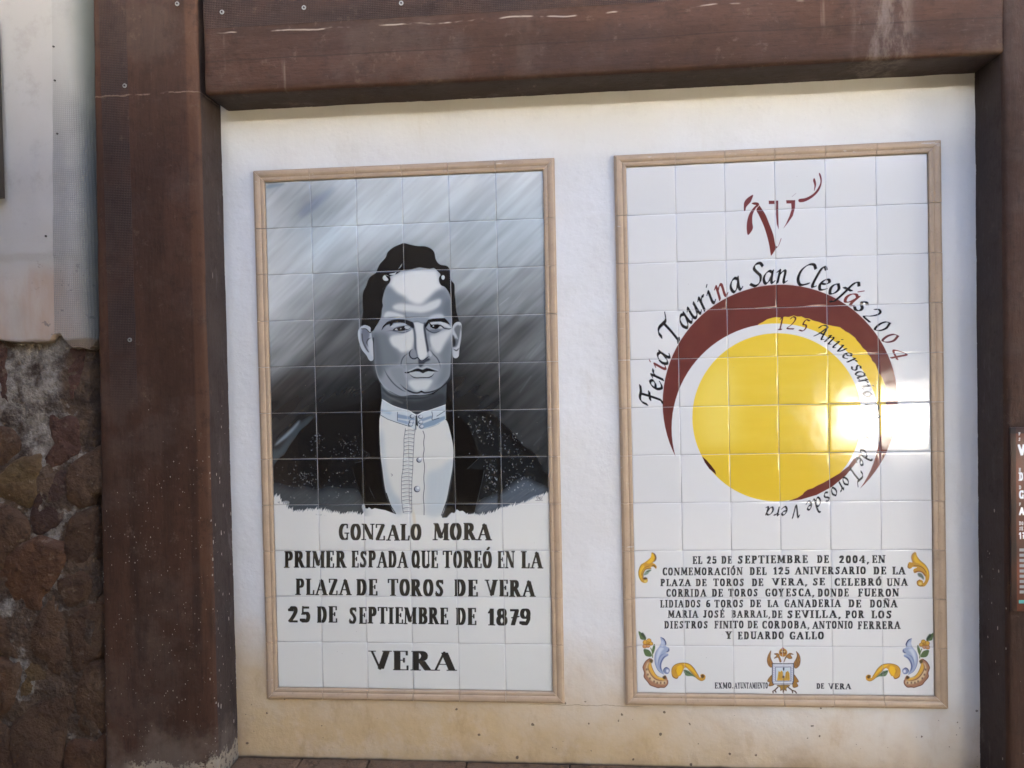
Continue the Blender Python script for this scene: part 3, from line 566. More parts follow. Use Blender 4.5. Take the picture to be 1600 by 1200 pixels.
    for q in (('EL', 1082, 1097, 868.8, 880), ('25', 1104, 1120, 868.8, 880), ('DE', 1127, 1143.5, 868.8, 880), ('SEPTIEMBRE', 1152.5, 1262, 868.4, 880, -.5), ('DE', 1276.7, 1295, 868.2, 879.4), ('2004,', 1311, 1358, 868.4, 879.8), ('EN', 1362.8, 1383, 868.4, 879.8),
              ('CONMEMORACIÓN', 1034.8, 1160, 886.5, 897.8), ('DEL', 1171.3, 1197.5, 886.3, 897.6), ('125', 1208.8, 1234.3, 886, 897.2), ('ANIVERSARIO', 1242.5, 1353, 886, 897.2), ('DE', 1365, 1385, 886.4, 897.8), ('LA', 1394.8, 1415.5, 886.6, 898),
              ('PLAZA', 1032, 1079.3, 904.3, 914.8), ('DE', 1086.8, 1103.8, 904.3, 914.8), ('TOROS', 1114.7, 1162.7, 904, 915), ('DE', 1174.5, 1192.7, 904, 915), ('VERA,', 1207, 1261.7, 903.8, 914.4), ('SE', 1270, 1289, 903.6, 914.4), ('CELEBRÓ', 1304, 1377.5, 904, 915, .3), ('UNA', 1386, 1418.5, 904.6, 915.8),
              ('CORRIDA', 1041, 1103.3, 920, 931.3), ('DE', 1112, 1129.5, 920, 931.3), ('TOROS', 1138, 1184, 920, 931.2), ('GOYESCA,', 1195.5, 1272.5, 920, 931.4), ('DONDE', 1278, 1326.5, 920.4, 932), ('FUERON', 1341, 1404.8, 920.6, 932.2),
              ('LIDIADOS', 1031.5, 1095, 937, 948), ('6', 1103, 1109.6, 937.2, 948), ('TOROS', 1116.5, 1161.5, 937, 948.2), ('DE', 1172, 1189, 937, 948), ('LA', 1199.5, 1216.5, 937.4, 948), ('GANADERIA', 1225.7, 1313.8, 937.2, 948.6), ('DE', 1325.8, 1345.7, 937.8, 949), ('DOÑA', 1359.5, 1402.3, 938, 949.4),
              ('MARIA', 1044, 1090.7, 953.2, 964), ('JOSÉ', 1099, 1132, 953.2, 964.2), ('BARRAL,', 1142.8, 1203.5, 953.6, 964.4), ('DE', 1206, 1222.7, 954, 965), ('SEVILLA,', 1230, 1314, 954, 965.4), ('POR', 1321.5, 1350.5, 954.6, 965.8), ('LOS', 1362, 1394, 955, 966.4),
              ('DIESTROS', 1037.8, 1106, 970, 980.8), ('FINITO', 1116.5, 1162, 970, 981), ('DE', 1168, 1184, 970, 981), ('CORDOBA,', 1191, 1264.7, 970.4, 981.6), ('ANTONIO', 1269.8, 1333, 971, 982.2), ('FERRERA', 1340.8, 1407.5, 971.6, 983.2),
              ('Y', 1133.8, 1144, 986.5, 997.4), ('EDUARDO', 1153, 1225, 986.8, 998), ('GALLO', 1233.5, 1287.5, 987.4, 998.6)): W(*q)
    for w, a, b, t_, bo in (('EXMO.', 1116.8, 1146, 1066, 1074.8), ('AYUNTAMIENTO', 1148, 1200, 1066.2, 1075), ('DE', 1276, 1288.3, 1068, 1076), ('VERA', 1295.2, 1330.4, 1068.4, 1077)): caps_word(p, w, a, b, t_, bo, c=(50, 50, 52), W=16, t=8, gap=8)
    # ceramic ornaments
    O = (196, 144, 48); YO = (224, 178, 44); BR = (122, 84, 34); DK = (70, 52, 30)
    p.zoom(985, 850, 15)                # left upper leaf
    p.fill([(495, 190), (480, 290), (360, 400), (240, 480), (190, 620), (195, 740), (250, 860), (330, 900), (395, 880), (405, 820), (370, 775), (300, 790), (300, 680), (350, 590), (480, 560), (500, 555), (470, 530), (540, 520), (600, 568), (612, 510), (560, 450), (520, 430), (585, 360), (595, 280), (550, 210)], O)
    p.fill([(490, 240), (470, 330), (380, 430), (460, 440), (540, 370), (560, 290), (530, 220)], YO, blur=10); p.fill([(300, 480), (220, 600), (220, 740), (270, 840), (270, 680), (330, 560)], YO, blur=12)
    p.line([(500, 185), (560, 220), (596, 300), (580, 370), (520, 430)], 22, DK, blur=4, taper=.6); p.line([(340, 420), (240, 500), (190, 640), (210, 780), (280, 880)], 8, (90, 100, 60), taper=.5)
    p.line([(500, 500), (560, 500), (600, 560)], 22, DK, blur=4, taper=.6); p.line([(300, 800), (300, 680), (360, 580), (480, 560)], 18, BR, blur=5)
    p.line([(260, 720), (280, 620), (340, 540), (440, 500)], 8, BR, blur=2); p.fill([(310, 720), (350, 640), (420, 590), (490, 590), (440, 650), (390, 700)], (120, 140, 120), blur=4); p.line([(380, 640), (480, 600)], 12, (50, 64, 50), blur=3)
    p.fill([(300, 800), (340, 765), (400, 790), (350, 820)], DK, blur=6); p.ell(355, 860, 38, 30, (214, 190, 100), blur=8)
    p.zoom(1400, 850, 15)               # right upper leaf
    p.fill([(455, 205), (400, 250), (375, 330), (400, 440), (320, 440), (285, 520), (310, 585), (370, 580), (400, 550), (510, 560), (430, 600), (420, 660), (470, 690), (540, 660), (620, 680), (690, 760), (700, 860), (650, 930), (640, 880), (570, 850), (510, 900), (520, 980), (610, 1010), (700, 990), (780, 860), (795, 700), (730, 540), (640, 450), (560, 370), (500, 280), (485, 220)], O)
    p.fill([(450, 260), (430, 340), (460, 440), (560, 480), (680, 580), (740, 700), (760, 820), (770, 680), (710, 560), (600, 460), (520, 370), (480, 290)], YO, blur=10)
    p.line([(455, 205), (400, 250), (375, 330), (400, 430)], 16, (140, 100, 70), blur=4); p.line([(500, 300), (580, 400), (700, 500), (780, 640), (790, 780)], 7, (110, 110, 60), taper=.5)
    p.line([(430, 520), (560, 530), (660, 590), (720, 680)], 12, BR, blur=3); p.line([(440, 680), (520, 655), (620, 670), (700, 760)], 22, (130, 76, 30), blur=5); p.fill([(520, 700), (600, 700), (660, 780), (660, 850), (600, 800), (540, 770)], (104, 112, 98), blur=4)
    p.line([(570, 850), (510, 890), (515, 960), (570, 1000), (640, 990)], 14, BR, blur=3); p.ell(580, 940, 40, 34, (224, 198, 100), blur=8); p.line([(300, 480), (290, 560), (340, 585)], 14, BR, blur=3)
    for mir in (0, 1):                  # lower corners: shell, blue plume, flower, swag
        if mir == 0: T = lambda P: np.array(P, float) / 9.2286 + (980, 970)
        else:                            # the right-hand one is the same design mirrored
            T = lambda P: np.c_[1453 - (np.array(P, float).reshape(-1, 2)[:, 0] / 9.2286 - 25) * 1.02, np.array(P, float).reshape(-1, 2)[:, 1] / 9.2286 * .97 + 974.6]
        p.zoom(0, 0, 1)
        f = lambda P, c, b=0, a=1, s_=True: p.fill(T(P), c, blur=b / 9.2, a=a, smooth=s_)
        l = lambda P, w, c, b=0, a=1, t_=.5: p.line(T(P), w / 9.2, c, blur=b / 9.2, a=a, taper=t_)
        f([(325, 530), (270, 570), (240, 620), (228, 680), (250, 740), (245, 800), (290, 850), (330, 910), (400, 940), (460, 955), (540, 950), (590, 890), (585, 840), (565, 790), (540, 775), (540, 830), (460, 810), (400, 740), (360, 650), (350, 590), (375, 570), (360, 540)], (158, 112, 84))
        f([(320, 590), (300, 660), (340, 760), (400, 830), (480, 860), (560, 850), (560, 900), (460, 900), (360, 860), (290, 780), (270, 680), (290, 600)], (206, 180, 138), 8)
        f([(330, 590), (310, 660), (350, 750), (420, 820), (520, 850), (545, 820), (450, 800), (390, 730), (355, 650), (345, 600)], (212, 164, 66), 3)
        l([(312, 590), (302, 670), (345, 765), (420, 835), (540, 856)], 6, (90, 66, 30)); l([(345, 600), (370, 690), (430, 780), (530, 815)], 5, (130, 96, 40))
        for x, y in ((285, 690), (300, 765), (330, 820), (390, 865), (435, 885), (485, 885), (540, 885)): f([(x - 8, y - 14), (x + 8, y - 14), (x + 10, y + 12), (x - 10, y + 12)], (110, 84, 70), 3)
        l([(325, 532), (268, 575), (230, 650), (236, 690), (250, 740), (246, 800), (300, 870), (335, 915), (400, 940), (450, 955), (490, 945), (540, 950), (585, 900), (588, 850)], 10, (96, 62, 50), 1, 1, 0)
        f([(325, 545), (370, 555), (360, 600), (330, 580)], (90, 74, 40), 4); f([(510, 800), (550, 780), (560, 820), (530, 830)], (80, 60, 34), 4)
        # blue plume
        f([(480, 225), (490, 300), (465, 360), (420, 440), (400, 530), (415, 640), (460, 720), (530, 765), (520, 720), (495, 660), (500, 590), (530, 530), (590, 495), (590, 465), (555, 455), (600, 420), (600, 380), (560, 355), (560, 300), (530, 250)], (150, 162, 188))
        f([(470, 380), (430, 480), (430, 580), (470, 680), (450, 560), (490, 440), (530, 390)], (192, 200, 212), 8); f([(500, 270), (540, 320), (520, 360), (490, 350)], (176, 186, 206), 6)
        l([(480, 225), (530, 255), (558, 310), (555, 350)], 14, (50, 56, 88), 2); l([(600, 385), (600, 420), (560, 450)], 14, (62, 70, 104), 3); l([(590, 480), (530, 520), (490, 590), (480, 660), (510, 740)], 16, (70, 80, 122), 4); l([(465, 360), (415, 440), (398, 540), (415, 640), (460, 720), (530, 765)], 6, (92, 104, 140)); l([(540, 460), (480, 500), (450, 590), (460, 680)], 9, (90, 104, 150), 3)
        f([(530, 690), (565, 662), (608, 680), (615, 715), (590, 755), (545, 750), (525, 720)], (120, 130, 160)); f([(570, 690), (600, 700), (595, 735), (565, 730)], (206, 210, 220), 4); l([(525, 730), (530, 690), (565, 662), (605, 680)], 10, (60, 66, 98), 2)
        # flower and leaves
        for P in ([(165, 140), (215, 170), (265, 230), (268, 262), (200, 255), (180, 215)], [(240, 400), (310, 410), (350, 460), (350, 505), (280, 500), (250, 465)], [(390, 325), (405, 360), (395, 420), (372, 470), (362, 400)]):
            f(P, (82, 104, 62)); l([P[0], P[len(P) // 2]], 8, (44, 58, 36), 2)
        l([(340, 380), (362, 440), (368, 520)], 12, (92, 112, 62), 1, 1, 0); f([(200, 190), (225, 160), (268, 220), (262, 250)], (50, 66, 44), 3)
        for x, y, q in ((262, 300, 34), (315, 278, 32), (345, 320, 28), (300, 345, 32), (255, 355, 30), (300, 312, 22)):
            t = np.linspace(0, 2 * np.pi, 12, endpoint=False); cc = np.c_[x + q * np.cos(t), y + q * np.sin(t)]
            f(cc, (206, 160, 60) if y < 340 else (196, 136, 80)); l(np.vstack([cc, cc[:1]]), 6, (128, 84, 34), 1, .8, 0)
        f([(285, 320), (310, 300), (320, 340)], (160, 110, 30), 3)
        # swag
        f([(640, 740), (650, 670), (700, 620), (790, 598), (890, 612), (960, 670), (1010, 750), (1040, 800), (1060, 810), (1060, 770), (1100, 762), (1130, 790), (1120, 840), (1075, 858), (1010, 825), (930, 745), (860, 670), (820, 680), (800, 730), (770, 780), (745, 790), (720, 822), (670, 805)], O)
        f([(710, 660), (780, 625), (800, 680), (780, 740), (740, 780), (710, 740), (700, 690)], (226, 180, 30), 6); f([(800, 612), (890, 630), (950, 690), (1010, 780), (940, 720), (860, 650)], YO, 5)
        l([(640, 740), (650, 670), (700, 620), (790, 598), (890, 612), (960, 670), (1010, 750), (1050, 810)], 6, (110, 90, 40), 1, 1, .2); l([(745, 790), (715, 822), (665, 800), (640, 750)], 12, (120, 76, 24), 2); l([(720, 660), (700, 710), (725, 770)], 10, (170, 110, 20), 3); l([(860, 670), (930, 740), (1010, 825), (1075, 858), (1125, 835)], 8, (150, 110, 50), 2)
        f([(815, 700), (880, 710), (930, 750), (1000, 815), (940, 790), (850, 780)], (96, 118, 84), 2); l([(812, 700), (860, 730), (940, 770)], 9, (50, 64, 48), 2); f([(1065, 785), (1095, 765), (1115, 800), (1085, 820)], (90, 60, 20), 6)
    # arms of the town
    p.zoom(1110, 1000, 10); E = (160, 112, 56); DE_ = (92, 66, 44)
    def feather(P, c=E): p.fill(P, c); p.line(P + P[:1], 9, DE_, blur=2, a=.75)
    feather([(948, 165), (905, 240), (890, 320), (910, 390), (955, 425), (980, 370), (960, 320), (940, 260)]); feather([(1345, 178), (1390, 230), (1408, 310), (1390, 400), (1330, 440), (1305, 370), (1340, 300), (1360, 240)])
    feather([(1090, 345), (1060, 270), (1000, 285), (1040, 240), (1000, 215), (1060, 210), (1085, 260), (1110, 330)]); feather([(1150, 345), (1190, 270), (1230, 290), (1280, 280), (1250, 225), (1300, 225), (1240, 205), (1180, 260)])
    for q in ([(910, 260), (940, 400)], [(925, 230), (960, 380)], [(900, 320), (935, 400)], [(1390, 260), (1350, 410)], [(1370, 230), (1330, 400)], [(1400, 330), (1360, 420)]): p.line(q, 8, DE_, blur=2, a=.7)
    p.ell(1138, 195, 66, 66, (178, 128, 60)); p.ell(1138, 195, 48, 42, (110, 72, 40)); p.ell(1120, 180, 16, 16, (200, 170, 110)); p.ell(1160, 180, 16, 16, (200, 170, 110)); p.ell(1140, 225, 40, 22, (176, 116, 50)); p.line([(1134, 110), (1136, 150)], 10, (150, 70, 60)); p.line([(1118, 128), (1152, 128)], 7, (150, 70, 60))
    feather([(965, 545), (920, 590), (895, 640), (930, 660), (915, 715), (990, 700), (1000, 640)], (150, 108, 50)); feather([(1310, 540), (1350, 590), (1382, 650), (1350, 665), (1372, 720), (1300, 740), (1290, 660)], (150, 108, 50))
    feather([(1045, 705), (1095, 740), (1100, 790), (1130, 770), (1142, 825), (1160, 770), (1190, 795), (1190, 745), (1240, 705)], (150, 116, 50))
    for q in ([(1060, 730), (1010, 780), (975, 800), (985, 825)], [(1010, 780), (1030, 815)], [(1210, 730), (1280, 785), (1330, 800), (1350, 832)], [(1280, 785), (1290, 825)]): p.line(q, 18, (84, 66, 52), taper=0, smooth=False)
    p.fill([(965, 362), (1312, 362), (1310, 640), (1290, 690), (980, 690), (962, 640)], (66, 66, 74), smooth=False); p.fill([(978, 374), (1298, 374), (1296, 640), (1280, 680), (990, 680), (976, 640)], (196, 200, 208), smooth=False)
    for q in ([(1020, 420), (1260, 420)], [(1020, 420), (1022, 640)], [(1260, 420), (1262, 640)], [(1022, 640), (1262, 640)]): p.line(q, 10, (104, 112, 132))
    p.fill([(1036, 436), (1246, 436), (1248, 630), (1036, 630)], (190, 202, 210), smooth=False)
    p.fill([(1045, 630), (1050, 600), (1068, 480), (1095, 500), (1110, 470), (1135, 500), (1135, 580), (1165, 590), (1180, 500), (1215, 480), (1240, 520), (1246, 610), (1240, 632)], (196, 154, 62), smooth=False)
    p.ell(1142, 575, 20, 20, (110, 80, 50)); p.fill([(1132, 430), (1160, 430), (1155, 475), (1138, 475)], (60, 64, 74), smooth=False)
    for x in (1080, 1105, 1195, 1220): p.line([(x, 500), (x, 600)], 8, (140, 100, 40), a=.7)
    for y in range(400, 660, 34): p.line([(988, y), (1004, y + 12)], 8, (120, 124, 170), a=.7); p.line([(1274, y), (1288, y + 12)], 8, (120, 124, 170), a=.7)
    return p
GLARE_OPEN = (3.84, 5.1, .72, 1.25)  # hatch in the unseen opposite building, sized to place the tile glare
# ---------------------------------------------------------------- helpers
rnd = random.Random(11)
def tag(o, label=None, cat=None, group=None, kind=None):
    if label: o['label'] = label
    if cat: o['category'] = cat
    if group: o['group'] = group
    if kind: o['kind'] = kind
    return o
def thing(name, label, cat, loc=(0, 0, 0), group=None):
    o = bpy.data.objects.new(name, None); C.objects.link(o); o.location = loc; o.empty_display_size = .1
    return tag(o, label, cat, group)
def link(name, me, m=None, parent=None, loc=(0, 0, 0), rot=(0, 0, 0)):
    o = bpy.data.objects.new(name, me); C.objects.link(o)
    if m is not None and not me.materials: me.materials.append(m)
    o.parent = parent; o.location = loc; o.rotation_euler = rot
    return o
def mesh(name, verts, faces, smooth=False):
    me = bpy.data.meshes.new(name); me.from_pydata([tuple(map(float, v)) for v in verts], [], faces); me.update()
    if smooth: me.polygons.foreach_set('use_smooth', [True] * len(me.polygons))
    return me
def rough_box(name, x0, x1, y0, y1, z0, z1, cell=.03, amp=.0015, bev=.006, freq=14, shape=None):
    """a plastered or timbered block: bevelled, cut fine, every point nudged by noise"""
    bm = bmesh.new(); bmesh.ops.create_cube(bm, size=1)
    for v in bm.verts: v.co = Vector(((x0 + x1) / 2 + v.co.x * (x1 - x0), (y0 + y1) / 2 + v.co.y * (y1 - y0), (z0 + z1) / 2 + v.co.z * (z1 - z0)))
    if bev: bmesh.ops.bevel(bm, geom=list(bm.edges), offset=bev, segments=2, affect='EDGES', profile=.5)
    for ax, lo, hi in ((0, x0, x1), (2, z0, z1), (1, y0, y1)):
        n = int((hi - lo) / cell)
        for i in range(1, n):
            no = [0, 0, 0]; no[ax] = 1; co = [0, 0, 0]; co[ax] = lo + (hi - lo) * i / n
            bmesh.ops.bisect_plane(bm, geom=bm.verts[:] + bm.edges[:] + bm.faces[:], plane_co=co, plane_no=no)
    for v in bm.verts:
        if shape: v.co = shape(v.co)
        n = mnoise.noise_vector(v.co * freq) * amp + mnoise.noise_vector(v.co * freq * 3.1) * amp * .5
        v.co += n
    me = bpy.data.meshes.new(name); bm.to_mesh(me); bm.free(); me.polygons.foreach_set('use_smooth', [True] * len(me.polygons))
    return me
def plain_box(x0, x1, y0, y1, z0, z1, name='block'):
    v = [(x, y, z) for x in (x0, x1) for y in (y0, y1) for z in (z0, z1)]
    return mesh(name, v, [(0, 1, 3, 2), (4, 6, 7, 5), (0, 4, 5, 1), (2, 3, 7, 6), (0, 2, 6, 4), (1, 5, 7, 3)])

class Mat:
    def __init__(s, name, rough=.8, spec=.5):
        s.m = bpy.data.materials.new(name); s.m.use_nodes = True; s.nt = s.m.node_tree; s.b = s.nt.nodes['Principled BSDF']
        s.b.inputs['Roughness'].default_value = rough; s.b.inputs['Specular IOR Level'].default_value = spec
        s.co = s.nt.nodes.new('ShaderNodeTexCoord').outputs['Object']
        s.geo = None
    def n(s, t, **k):
        q = s.nt.nodes.new(t)
        for a, v in k.items(): setattr(q, a, v)
        return q
    def l(s, a, b): s.nt.links.new(a, b)
    def put(s, sock, v):
        if hasattr(v, 'is_linked') or isinstance(v, bpy.types.NodeSocket): s.l(v, sock)
        else:
            if isinstance(v, (tuple, list)) and len(v) == 3 and sock.type == 'RGBA': v = (*v, 1)
            sock.default_value = v
    def math(s, op, a, b=0.0, clamp=False):
        q = s.n('ShaderNodeMath', operation=op, use_clamp=clamp); s.put(q.inputs[0], a); s.put(q.inputs[1], b); return q.outputs[0]
    def xyz(s, co=None):
        q = s.n('ShaderNodeSeparateXYZ'); s.l(co or s.co, q.inputs[0]); return q.outputs
    def sc(s, scale, co=None, loc=(0, 0, 0)):
        q = s.n('ShaderNodeMapping'); s.l(co or s.co, q.inputs[0]); q.inputs['Scale'].default_value = scale; q.inputs['Location'].default_value = loc; return q.outputs[0]
    def noise(s, scale, detail=4, rough=.55, co=None, dist=0):
        q = s.n('ShaderNodeTexNoise'); q.inputs['Scale'].default_value = scale; q.inputs['Detail'].default_value = detail; q.inputs['Roughness'].default_value = rough; q.inputs['Distortion'].default_value = dist
        s.l(co or s.co, q.inputs['Vector']); return q.outputs[0]
    def ramp(s, v, a, b, lo=0.0, hi=1.0):
        q = s.n('ShaderNodeMapRange', interpolation_type='SMOOTHSTEP'); s.put(q.inputs[0], v)
        for i, x in ((1, a), (2, b), (3, lo), (4, hi)): q.inputs[i].default_value = x
        return q.outputs[0]
    def mix(s, f, a, b, mode='MIX'):
        q = s.n('ShaderNodeMix', data_type='RGBA', blend_type=mode); s.put(q.inputs['Factor'], f); s.put(q.inputs['A'], a); s.put(q.inputs['B'], b); return q.outputs['Result']
    def voro(s, scale, co=None, feat='F1', out='Distance', rnd_=1.0):
        q = s.n('ShaderNodeTexVoronoi', feature=feat); q.inputs['Scale'].default_value = scale; q.inputs['Randomness'].default_value = rnd_; s.l(co or s.co, q.inputs['Vector']); return q
    def spots(s, scale, size, share, co=None):
        """sparse little marks: voronoi cells, only a share of them holding one"""
        q = s.voro(scale, co); c = s.n('ShaderNodeSeparateColor'); s.l(q.outputs['Color'], c.inputs[0])
        on = s.math('LESS_THAN', c.outputs[0], share); sz = s.math('MULTIPLY', c.outputs[1], size)
        wob = s.math('ADD', q.outputs['Distance'], s.math('MULTIPLY', s.math('SUBTRACT', s.noise(scale * 3, 2, co=co), .5), size * .9))
        return s.math('MULTIPLY', on, s.math('LESS_THAN', wob, sz))
    def bump(s, h, strength=.3, dist=.002, prev=None):
        q = s.n('ShaderNodeBump'); q.inputs['Strength'].default_value = strength; q.inputs['Distance'].default_value = dist; s.put(q.inputs['Height'], h)
        if prev is not None: s.l(prev, q.inputs['Normal'])
        return q.outputs[0]
    def done(s, colr, rough=None, normal=None):
        s.put(s.b.inputs['Base Color'], colr)
        if rough is not None: s.put(s.b.inputs['Roughness'], rough)
        if normal is not None: s.l(normal, s.b.inputs['Normal'])
        return s.m

# ---------------------------------------------------------------- materials
CRACK_Z = float(at(220, 148, -.13)[2]) + .011
def m_brown(name, k=1.0, mesh_band=None, chips=.55, flake=False, reveal=False, grain='z', screed=False):
    """old brown masonry paint over concrete, with scrim tape showing through and pale chips"""
    M = Mat(name, .7, .22); x, y, z = M.xyz()
    st = (9, 9, 1.2) if grain == 'z' else (1.2, 9, 9)
    a = M.noise(1.0, 5, .6, M.sc(st)); b = M.noise(4.0, 6, .65); c = M.noise(38, 4, .6)
    base = M.mix(M.ramp(a, .32, .68), (.060 * k, .029 * k, .017 * k), (.094 * k, .044 * k, .025 * k))
    base = M.mix(M.ramp(b, .55, .75, 0, .5), base, (.120 * k, .078 * k, .050 * k))
    base = M.mix(M.ramp(c, .5, .78, 0, .35), base, (.035 * k, .02 * k, .015 * k))
    fg = M.noise(1.0, 4, .7, M.sc((150, 150, 18) if grain == 'z' else (18, 150, 150)))
    base = M.mix(M.ramp(fg, .52, .72, 0, .45), base, (.025 * k, .015 * k, .010 * k)); base = M.mix(M.ramp(fg, .42, .26, 0, .30), base, (.15 * k, .10 * k, .07 * k))
    wash = M.ramp(M.noise(2.2, 6, .68), .52, .64, 0, .28); base = M.mix(wash, base, (.13 * k, .098 * k, .075 * k))
    h = M.math('ADD', M.math('MULTIPLY', b, 1.2), M.math('ADD', M.math('MULTIPLY', c, .45), M.math('MULTIPLY', fg, .35)))
    if mesh_band:
        ax, lo, hi, zlo = mesh_band
        v = x if ax == 'x' else z
        band = M.math('MULTIPLY', M.math('GREATER_THAN', v, lo), M.math('LESS_THAN', v, hi))
        band = M.math('MULTIPLY', band, M.ramp(M.math('ADD', z, M.math('MULTIPLY', b, .25)), zlo, zlo + .18))
        band = M.math('MULTIPLY', band, M.ramp(M.noise(7, 3), .3, .6, .25, 1))
        gx = M.math('POWER', M.math('ABSOLUTE', M.math('SINE', M.math('MULTIPLY', x, math.pi / .0052))), 5)
        gz = M.math('POWER', M.math('ABSOLUTE', M.math('SINE', M.math('MULTIPLY', z, math.pi / .0052))), 5)
        g = M.math('MAXIMUM', gx, gz)
        base = M.mix(M.math('MULTIPLY', band, .5), base, (.115 * k, .078 * k, .064 * k))
        base = M.mix(M.math('MULTIPLY', band, M.math('MULTIPLY', g, .75)), base, (.02, .014, .012))
        h = M.math('ADD', h, M.math('MULTIPLY', M.math('MULTIPLY', g, band), -.8))
    if flake:
        stp = M.math('MULTIPLY', M.ramp(M.math('ADD', x, M.math('MULTIPLY', c, .006)), -.186, -.176), M.math('LESS_THAN', y, -.1225))
        stp = M.math('MULTIPLY', stp, M.ramp(M.math('ADD', z, M.math('MULTIPLY', b, .5)), .7, 1.3)); base = M.mix(M.math('MULTIPLY', stp, .55), base, (.115, .055, .028))
    if reveal:
        base = M.mix(M.math('MULTIPLY', M.math('GREATER_THAN', y, -.122), .75), base, (.052, .041, .036))
    if flake:
        dk = M.math('MULTIPLY', M.ramp(M.noise(1.0, 5, .65, M.sc((16, 16, 1.6))), .50, .66), M.ramp(z, 1.7, .7)); base = M.mix(M.math('MULTIPLY', dk, .6), base, (.018, .013, .011))
        lz = M.math('ABSOLUTE', M.math('SUBTRACT', M.math('ADD', z, M.math('MULTIPLY', M.noise(11, 5, .7), .022)), CRACK_Z))
        cr = M.math('MULTIPLY', M.math('LESS_THAN', lz, .0022), M.ramp(M.noise(16, 4), .40, .50)); base = M.mix(M.math('MULTIPLY', cr, .55), base, (.26, .19, .14))
    mt = M.ramp(M.noise(15, 7, .75), .50, .66, 0, .5); base = M.mix(mt, base, (.040 * k, .022 * k, .014 * k))
    mt2 = M.ramp(M.noise(21, 7, .78, M.sc((1, 1, 1), loc=(7, 3, 1))), .58, .68, 0, .4); base = M.mix(mt2, base, (.17 * k, .115 * k, .08 * k))
    pale = (.50, .44, .36)
    if chips:
        sq = M.sc((1, 1, .38))
        dens = M.ramp(z, 2.1, 1.1, .25, 1)
        s1 = M.math('MULTIPLY', M.spots(60, .18, .60 * chips, sq), M.math('GREATER_THAN', M.math('MULTIPLY', M.noise(6.5, 4, .65), dens), .46))
        s2 = M.math('MULTIPLY', M.spots(105, .30, .65 * chips, M.sc((1, 1, .55))), M.math('GREATER_THAN', M.math('MULTIPLY', M.noise(8, 4, .65, M.sc((1, 1, .5))), dens), .43))
        s3 = M.spots(19, .034, .40 * chips, M.sc((1, 1, .10)))
        ch = M.math('MAXIMUM', M.math('MAXIMUM', s1, M.math('MULTIPLY', s2, .7)), M.math('MULTIPLY', s3, .75))
        base = M.mix(M.math('MULTIPLY', ch, .85), base, pale)
    if flake:
        f = M.math('SUBTRACT', M.noise(9, 9, .78), M.math('MULTIPLY', M.math('SUBTRACT', z, .40), 5.0))
        fx = M.math('MULTIPLY', M.math('MULTIPLY', M.ramp(f, .50, .53), M.ramp(M.math('ADD', x, M.math('MULTIPLY', b, .12)), -.40, -.34)), M.math('LESS_THAN', M.noise(42, 6, .75), .55)); base = M.mix(fx, base, (.42, .36, .25))
        gr = M.ramp(M.math('SUBTRACT', M.noise(6, 6, .7), M.math('MULTIPLY', M.math('SUBTRACT', z, .46), 2.2)), .4, .7)
        base = M.mix(M.math('MULTIPLY', gr, .5), base, (.20, .16, .12))
        h = M.math('ADD', h, M.math('MULTIPLY', fx, -1.2))
    if screed:                           # pale runs and worn lines on the lintel
        r1 = M.ramp(M.noise(1.0, 3, .5, M.sc((26, 9, 1.5))), .66, .74); r2 = M.ramp(M.noise(6, 3), .5, .62)
        base = M.mix(M.math('MULTIPLY', M.math('MULTIPLY', r1, r2), .30), base, (.30, .24, .19))
        ln = M.math('LESS_THAN', M.math('ABSOLUTE', M.math('SUBTRACT', M.math('ADD', z, M.math('MULTIPLY', M.noise(5, 3), .03)), 2.66)), .0022)
        base = M.mix(M.math('MULTIPLY', M.math('MULTIPLY', ln, M.ramp(M.noise(9, 3), .46, .56)), .7), base, (.36, .30, .24))
        ln = M.math('LESS_THAN', M.math('ABSOLUTE', M.math('SUBTRACT', M.math('ADD', z, M.math('MULTIPLY', M.noise(2.5, 3), .02)), 2.575)), .0018)
        base = M.mix(M.math('MULTIPLY', ln, .5), base, (.03, .018, .012))
        sm = M.math('MULTIPLY', M.ramp(M.math('SUBTRACT', x, 1.78), 0, .05), M.ramp(x, 1.97, 1.93))
        sm = M.math('MULTIPLY', sm, M.ramp(M.noise(5, 5, .7, M.sc((3, 3, 1))), .42, .6)); base = M.mix(M.math('MULTIPLY', sm, .35), base, (.27, .22, .18))
    if reveal:                           # the white of the wall smeared onto the reveal
        lim = M.math('ADD', M.math('MULTIPLY', M.noise(24, 6, .7), .022), -.0125)
        wh = M.math('GREATER_THAN', M.math('ADD', y, lim), .0035)
        base = M.mix(wh, base, (.62, .60, .56))
        sm2 = M.math('MULTIPLY', M.ramp(M.noise(7, 5, .7, M.sc((1, 3, 1))), .56, .7), M.ramp(y, -.11, -.01)); base = M.mix(M.math('MULTIPLY', sm2, .22), base, (.30, .27, .25))
    return M.done(base, M.ramp(b, .3, .7, .58, .78), M.bump(h, .7, .005))

